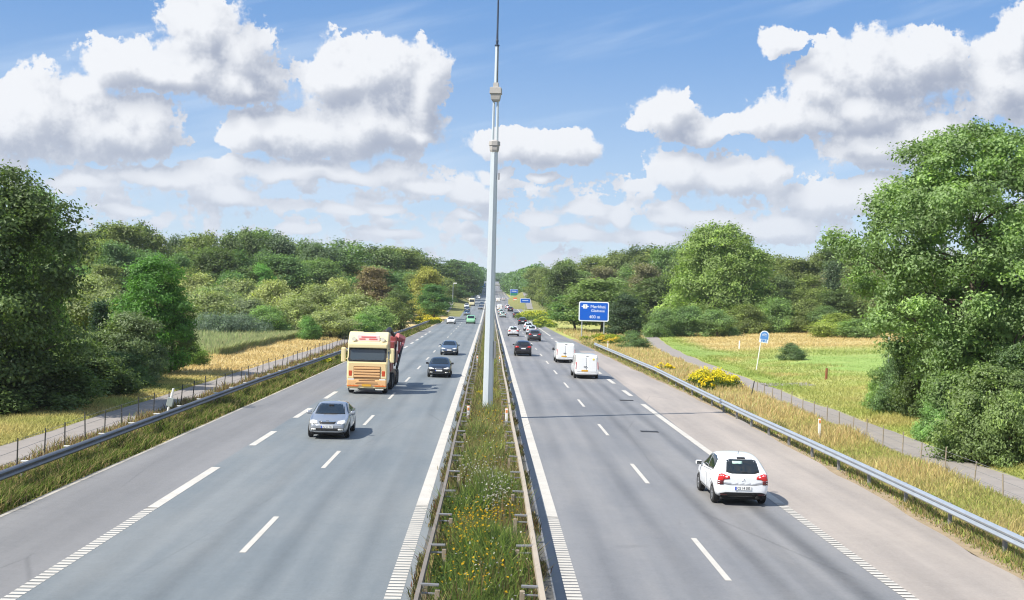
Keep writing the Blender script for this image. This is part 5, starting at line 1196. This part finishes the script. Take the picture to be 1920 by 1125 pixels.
flower_clump(16.2, 172, 3.2, 12, 1.3, 3200, 'orange-yellow goldenrod strip on the verge below the exit sign', .14, (.50, .36, .06), fl=.3, seed=3)
flower_clump(15.6, 112, 1.6, 2.4, .8, 500, 'low goldenrod tuft in dry grass near the vans', .12, seed=4)
flower_clump(at(807, 268) - .6, 262, 5.5, 30, 1.7, 3600, 'yellow goldenrod bank on the left verge beyond the lorry', .22, (.50, .42, .05), fl=.35, seed=5)
flower_clump(at(822, 340) - 1.5, 335, 7, 40, 2.2, 2200, 'olive yellow flower bank beside the left lay-by', .3, (.28, .27, .06), (.14, .18, .05), fl=.25, seed=6)
flower_clump(at(1005, 330), 325, 9, 46, 2.4, 4200, 'long yellow-green goldenrod bank on the right verge far ahead', .3, (.36, .38, .06), (.15, .21, .05), fl=.4, seed=7)
flower_clump(at(1022, 262), 262, 5, 34, 1.7, 2400, 'yellow-green goldenrod patch nearer than the long bank on the right', .25, (.32, .35, .06), (.15, .21, .05), fl=.3, seed=8)
flower_clump(at(1115, 192) + .6, 180, 5.5, 16, 1.3, 3000, 'green-yellow weed bank at the foot of the exit sign', .18, (.22, .26, .04), (.13, .18, .035), seed=9)
flower_clump(-13.9, 108, 1.2, 2.2, .9, 700, 'small yellow-green tuft below the left guard rail by the lorry', .12, (.36, .36, .04), seed=10)
flower_clump(0.0, 76, 1.7, 9, .75, 2200, 'goldenrod patch in the median just beyond the mast', .08, (.52, .42, .03), seed=11)

# ------------------------------------------------------------------ grasses and weeds (uncountable: one object for each kind of ground)
def grass_mat():
    m = bpy.data.materials.new('grass_blades'); m.use_nodes = True; nt = m.node_tree; nt.nodes.clear()
    a = nt.nodes.new('ShaderNodeAttribute'); a.attribute_name = 'col'
    d = nt.nodes.new('ShaderNodeBsdfDiffuse'); nt.links.new(a.outputs['Color'], d.inputs[0]); t = nt.nodes.new('ShaderNodeBsdfTranslucent'); nt.links.new(a.outputs['Color'], t.inputs[0])
    mx = nt.nodes.new('ShaderNodeMixShader'); mx.inputs[0].default_value = .5; nt.links.new(d.outputs[0], mx.inputs[1]); nt.links.new(t.outputs[0], mx.inputs[2])
    o = nt.nodes.new('ShaderNodeOutputMaterial'); nt.links.new(mx.outputs[0], o.inputs[0]); return m
M_GRASS = grass_mat()
def blades(x, y, h, wd, col, rg, lean=.35, z=None):
    n = len(x); z = ground_z(x, y) - .03 if z is None else z
    a = rg.uniform(0, math.pi, n); s = np.stack([np.cos(a), np.sin(a), np.zeros(n)], 1)*(wd/2)[:, None]
    L = rg.normal(0, lean, (n, 2))*h[:, None]; b = np.stack([x, y, z], 1)
    mid = b + np.stack([L[:, 0]*.35, L[:, 1]*.35, h*.6], 1); tip = b + np.stack([L[:, 0], L[:, 1], h], 1)
    v = np.stack([b - s, b + s, mid + s*.8, mid - s*.8, tip], 1).reshape(-1, 3); i = np.arange(n)*5
    q = np.stack([i, i + 1, i + 2, i + 3], 1); t = np.stack([i + 3, i + 2, i + 4], 1)
    c = np.concatenate([np.clip(col, 0, .75), np.ones((n, 1))], 1)
    return v, q, t, np.concatenate([c, c])
def grass(name, label, x, y, h, wd, col, seed, lean=.35, z=None):
    rg = np.random.default_rng(seed); v, q, t, c = blades(x, y, h, wd, col, rg, lean, z)
    return tag(link(name, mesh_np(name, v, [q, t], M_GRASS, False, {'col': ('FACE', 'FLOAT_COLOR', c)})), label, 'grass', kind='stuff')
def scatter(n, y0, y1, near=1.0, rg=None):
    """distances with density falling off"""
    u = rg.uniform(0, 1, n); return y0*(y1/y0)**(u**near)
def tone(cols, wts, n, rg, var=.2):
    c = np.array(cols)[rg.choice(len(cols), n, p=np.array(wts)/sum(wts))]; return c*(1 + rg.normal(0, var, (n, 1)))
rg = np.random.default_rng(99)
def clumpy(x, y, s, k): return wave(x, y, s, k)
# left verge: green weeds between shoulder and rail
n = 46000; y = scatter(n, 28, 240, 1.0, rg); le = left_edge(y); rl = np.interp(y, [0, 80, 118, 170, 230, 300], [-14.6, -14.35, -13.8, -12.9, -12.1, -11.6]); x = le - .08 - rg.uniform(0, 1, n)**.8*np.abs(rl - le - .25)
k = clumpy(x, y, 1.6, .5); h = (.20 + .38*rg.uniform(0, 1, n)*(.4 + k))*np.clip((le - x)*2.5 + .35, .3, 1); wd = .018 + y*.00035
grass('verge_weeds', 'green and straw weeds along the left edge of the road', x, y, h, wd, tone([GREEN*.75, YGREEN*.8, STRAW*.8, (.10, .10, .04)], [4, 3, 2.2, 2], n, rg), 1, .55)
# left: between rail, fence and path
n = 30000; y = scatter(n, 34, 215, 1.0, rg); x = np.where(rg.uniform(0, 1, n) < .85, rg.uniform(-16.55, -14.3, n), rg.uniform(-16.9, -16.3, n)); k = clumpy(x, y, .8, 2.0)
h = .12 + .55*rg.uniform(0, 1, n)**1.5*k; grass('verge_weeds', 'dry weeds between left guard rail and path', x, y, h, .016 + y*.00035, tone([STRAW*.85, (.21, .15, .08), YGREEN*.8, (.16, .11, .07)], [4, 3, 2, 2], n, rg), 2, .35)
# left meadow strip past the path
n = 70000; y = scatter(n, 40, 215, .9, rg); x = -19.0 - rg.uniform(0, 1, n)**1.2*np.interp(y, [40, 90, 100, 215], [6, 5, 22, 40]); k = clumpy(x, y, .5, 3.0)
gc = ground_col(x, y)*(1 + rg.normal(0, .18, (n, 1)))*1.25; h = (.12 + .30*rg.uniform(0, 1, n)*(.3 + k))*np.interp(-x, [19, 20], [.4, 1]); grass('meadow_grass', 'straw and green meadow grass left of the path', x, y, h, .022 + y*.0004, gc, 3, .5)
# reeds in front of the scrub
n = 26000; y = rg.uniform(118, 175, n); x = at(450, 1)*y + rg.uniform(-.11, .075, n)*y; x = np.minimum(x, -25); grass('reeds', 'grey-green reeds between straw meadow and willow scrub', x, y, .5 + .7*rg.uniform(0, 1, n), .05 + y*.0004, tone([(.40, .44, .22), (.34, .42, .17), (.48, .46, .24)], [3, 2, 1], n, rg, .15), 4, .2)
# right verge between shoulder and rail
n = 42000; y = scatter(n, 25, 175, 1.0, rg); re_ = right_edge(y); x = re_ - .05 + rg.uniform(0, 1, n)**.75*1.5; k = clumpy(x, y, 1.4, 1.0)
h = (.10 + .40*rg.uniform(0, 1, n)*k)*np.clip((x - re_)*1.4 + .05, .15, 1); keep = rg.uniform(0, 1, n) < np.clip((x - re_)*1.6 + .1, 0, 1)*(.35 + .65*(k > .42))
x, y, h = x[keep], y[keep], h[keep]; n = len(x); grass('verge_weeds', 'dry weeds between hard shoulder and right guard rail', x, y, h, .016 + y*.0004, tone([STRAW*1.15, YGREEN*1.15, (.40, .31, .18), GREEN, (.26, .25, .12)], [4, 4, 1.5, 1.5, 2], n, rg), 5, .4)
# right: tall straw grass between rail and path
n = 85000; y = scatter(n, 27, 240, 1.0, rg); x0 = np.minimum(right_edge(y) + 1.0, 14.2); x1 = path_x(y) - 1.25; x = x0 + rg.uniform(0, 1, n)*(x1 - x0); k = clumpy(x, y, .7, 4.0)
h = (.18 + .50*rg.uniform(0, 1, n)**1.6*(.25 + k))*np.interp(y, [30, 55, 80], [.72, .8, 1]); dry = np.clip(np.interp(y, [35, 60, 75], [.45, .65, 1.0]) + (k - .5)*.6, 0, 1)[:, None]; BR = 1.3
gc = tone([YGREEN*1.05, GREEN*1.1, (.27, .24, .11)], [4, 2, 2], n, rg)*(1 - dry)*BR + tone([STRAW*1.15, STRAW*.98, (.50, .37, .19), YGREEN], [4, 2, 3, .7], n, rg)*dry*BR
grass('meadow_grass', 'tall straw grass between right guard rail and path', x, y, h, .016 + y*.00038, gc, 6, .3)
# right meadow beyond the path
n = 128000; y = scatter(n, 40, 235, .8, rg); off = rg.uniform(0, 1, n)**1.1*np.interp(y, [40, 52, 90, 120, 235], [4, 6, 24, 40, 62]); x = path_x(y) + 1.3 + off; k = clumpy(x, y, .35, 1.0)
gc = ground_col(x, y)*(1 + rg.normal(0, .12, (n, 1)))*1.25; lawn = (gc[:, 1] > gc[:, 0]*1.25); h = np.where(lawn, .07, .10 + .24*rg.uniform(0, 1, n)*(.3 + k))*np.interp(off, [0, 1], [.35, 1]); grass('meadow_grass', 'straw and green meadow right of the path', x, y, h, .022 + y*.00042, gc, 7, .55)
# median planting
n = 62000; y = scatter(n, 23, 300, 1.0, rg); x = rg.normal(0, .62, n); x = np.where(np.abs(x) > 1.08, rg.uniform(-1.1, 1.05, n), x); k = clumpy(x*2, y, .9, 2.0); gr = np.clip(np.interp(y, [28, 38, 46, 60], [1, .85, .35, .25]) + (k - .5)*.5, 0, 1)[:, None]
h = (.20 + .80*rg.uniform(0, 1, n)**1.4*(.30 + k))*np.clip(1.15 - np.abs(x)*.35, .5, 1)
gc = tone([GREEN*1.1, (.09, .135, .05), (.15, .20, .06), YGREEN], [4, 3, 2, 2], n, rg)*gr + tone([STRAW*1.05, (.28, .25, .11), (.20, .16, .09), YGREEN*1.1], [3, 3, 1.5, 4], n, rg)*(1 - gr)
grass('median_weeds', 'weeds and grasses filling the median', x, y, h, .017 + y*.00035, gc, 8, .4, z=road_z(y) - .02)
n = 15000; y = scatter(n, 23, 200, 1.0, rg); sd = np.where(rg.uniform(0, 1, n) < .5, -1, 1); x = sd*rg.uniform(.80, 1.27, n); k = clumpy(x*1.5 + 3*sd, y, 1.15, 4.0)
kp = k > .42; x, y, k, n = x[kp], y[kp], k[kp], int(kp.sum())
grass('rail_weeds', 'straggly weeds growing up against the median rails', x, y, .30 + .70*rg.uniform(0, 1, n)**1.3*k, .016 + y*.00035, tone([YGREEN, STRAW, GREEN*.9, (.24, .20, .10), (.16, .12, .07)], [3, 3, 2, 3, 2], n, rg), 82, .40, z=road_z(y) - .02)
n = 2600; y = scatter(n, 24, 110, .9, rg); x = np.clip(rg.normal(0, .6, n), -1.1, 1.05); kp = clumpy(x*2, y, 1.3, 5.0) > .45; x, y = x[kp], y[kp]; n = len(x)
grass('dead_stems', 'brown dead weed stems standing in the median', x, y, .55 + .5*rg.uniform(0, 1, n), .014 + y*.0003, tone([(.16, .11, .06), (.24, .18, .09), (.12, .07, .05)], [3, 3, 1], n, rg), 81, .18, z=road_z(y))
def sprays(name, label, x, y, z, size, col, seed, asp=.6, up=.8):
    r2 = np.random.default_rng(seed); P = np.stack([x, y, z], 1); v, f, _ = leaf_cards(P, unit(r2.normal(size=P.shape)*.7 + [0, 0, up]), size, None, r2, asp)
    return tag(link(name, mesh_np(name, v, [f], M_GRASS, False, {'col': ('FACE', 'FLOAT_COLOR', np.concatenate([np.clip(col, 0, 1), np.ones((len(x), 1))], 1))})), label, 'plants', kind='stuff')
n = 26000; y = scatter(n, 23, 62, .9, rg); x = np.clip(rg.normal(0, .55, n), -1.1, 1.05); k = clumpy(x*2.4, y, .9, 2.0); z = (.08 + .52*rg.uniform(0, 1, n)*(.3 + k))
sprays('median_herbs', 'broad green herb leaves in the median', x, y, z, .085, tone([(.08, .14, .045), (.12, .18, .05), (.17, .22, .07), (.05, .085, .035)], [3, 3, 2, 1.5], n, rg)*np.interp(y, [28, 45, 60], [1, .95, 1.2])[:, None], 9)
def flowers(name, label, spots, col, size, seed):
    r2 = np.random.default_rng(seed); xs, ys, zs = [], [], []
    for cx_, cy_, sx_, sy_, m in spots: xs.append(np.clip(r2.normal(cx_, sx_, m), -1.0, 1.0)); ys.append(r2.normal(cy_, sy_, m)); zs.append(r2.uniform(.50, 1.0, m))
    x, y, z = map(np.concatenate, (xs, ys, zs)); return sprays(name, label, x, y, z, size, tone([col], [1], len(x), r2, .12), seed, .9, 1.2)
flowers('yellow_flowers', 'yellow tansy flowers in the median', [(-.35, 31.5, .32, 1.6, 210), (.25, 33.4, .35, .8, 110), (0, 29.0, .4, 1.5, 60), (-.2, 26.5, .4, 1.0, 90), (0, 47, .5, 5, 90), (.1, 62, .5, 6, 160)], (.60, .38, .03), .06, 41)
flowers('white_flowers', 'white flower heads in the median', [(.35, 36.5, .3, 1.2, 170), (.45, 40.0, .25, 1.5, 130), (-.35, 41, .3, 1.3, 90), (0, 39, .5, 4, 90), (.2, 27, .4, 2, 60), (0, 52, .5, 6, 70)], (.55, .53, .46), .055, 42)
for side, lab in ((-1, 'weeds in the gutter of the oncoming side'), (1, 'weeds in the gutter of the outgoing side')):
    n = 5200; y = scatter(n, 23, 160, 1.0, rg); x = side*(1.42 + .07*rg.normal(size=n)); k = clumpy(x, y, 1.1, 3.0 + side); kp = k > .5; x, y, k = x[kp], y[kp], k[kp]
    grass('gutter_weeds', lab, x, y, .06 + .30*rg.uniform(0, 1, len(x))*k, .018 + y*.0003, tone([(.12, .10, .05), (.10, .12, .04), STRAW*.7, (.14, .06, .04)], [3, 3, 2, .6], len(x), rg), 50 + side, .4, z=road_z(y) - .01)

# ------------------------------------------------------------------ haze
bm = BM(); box(bm, (0, 3000, 24), (7400, 6900, 54)); hz_ = obj('haze', bm, [], None); hz_.data.materials.clear()
hm = bpy.data.materials.new('haze'); hm.use_nodes = True; hn = hm.node_tree; hn.nodes.clear()
pv = hn.nodes.new('ShaderNodeVolumePrincipled'); pv.inputs['Color'].default_value = (.86, .92, 1, 1); pv.inputs['Density'].default_value = 0.00012; pv.inputs['Anisotropy'].default_value = 0.2
ho = hn.nodes.new('ShaderNodeOutputMaterial'); hn.links.new(pv.outputs[0], ho.inputs['Volume']); hz_.data.materials.append(hm)
tag(hz_, 'thin summer haze over the motorway and woods', 'haze', kind='stuff')
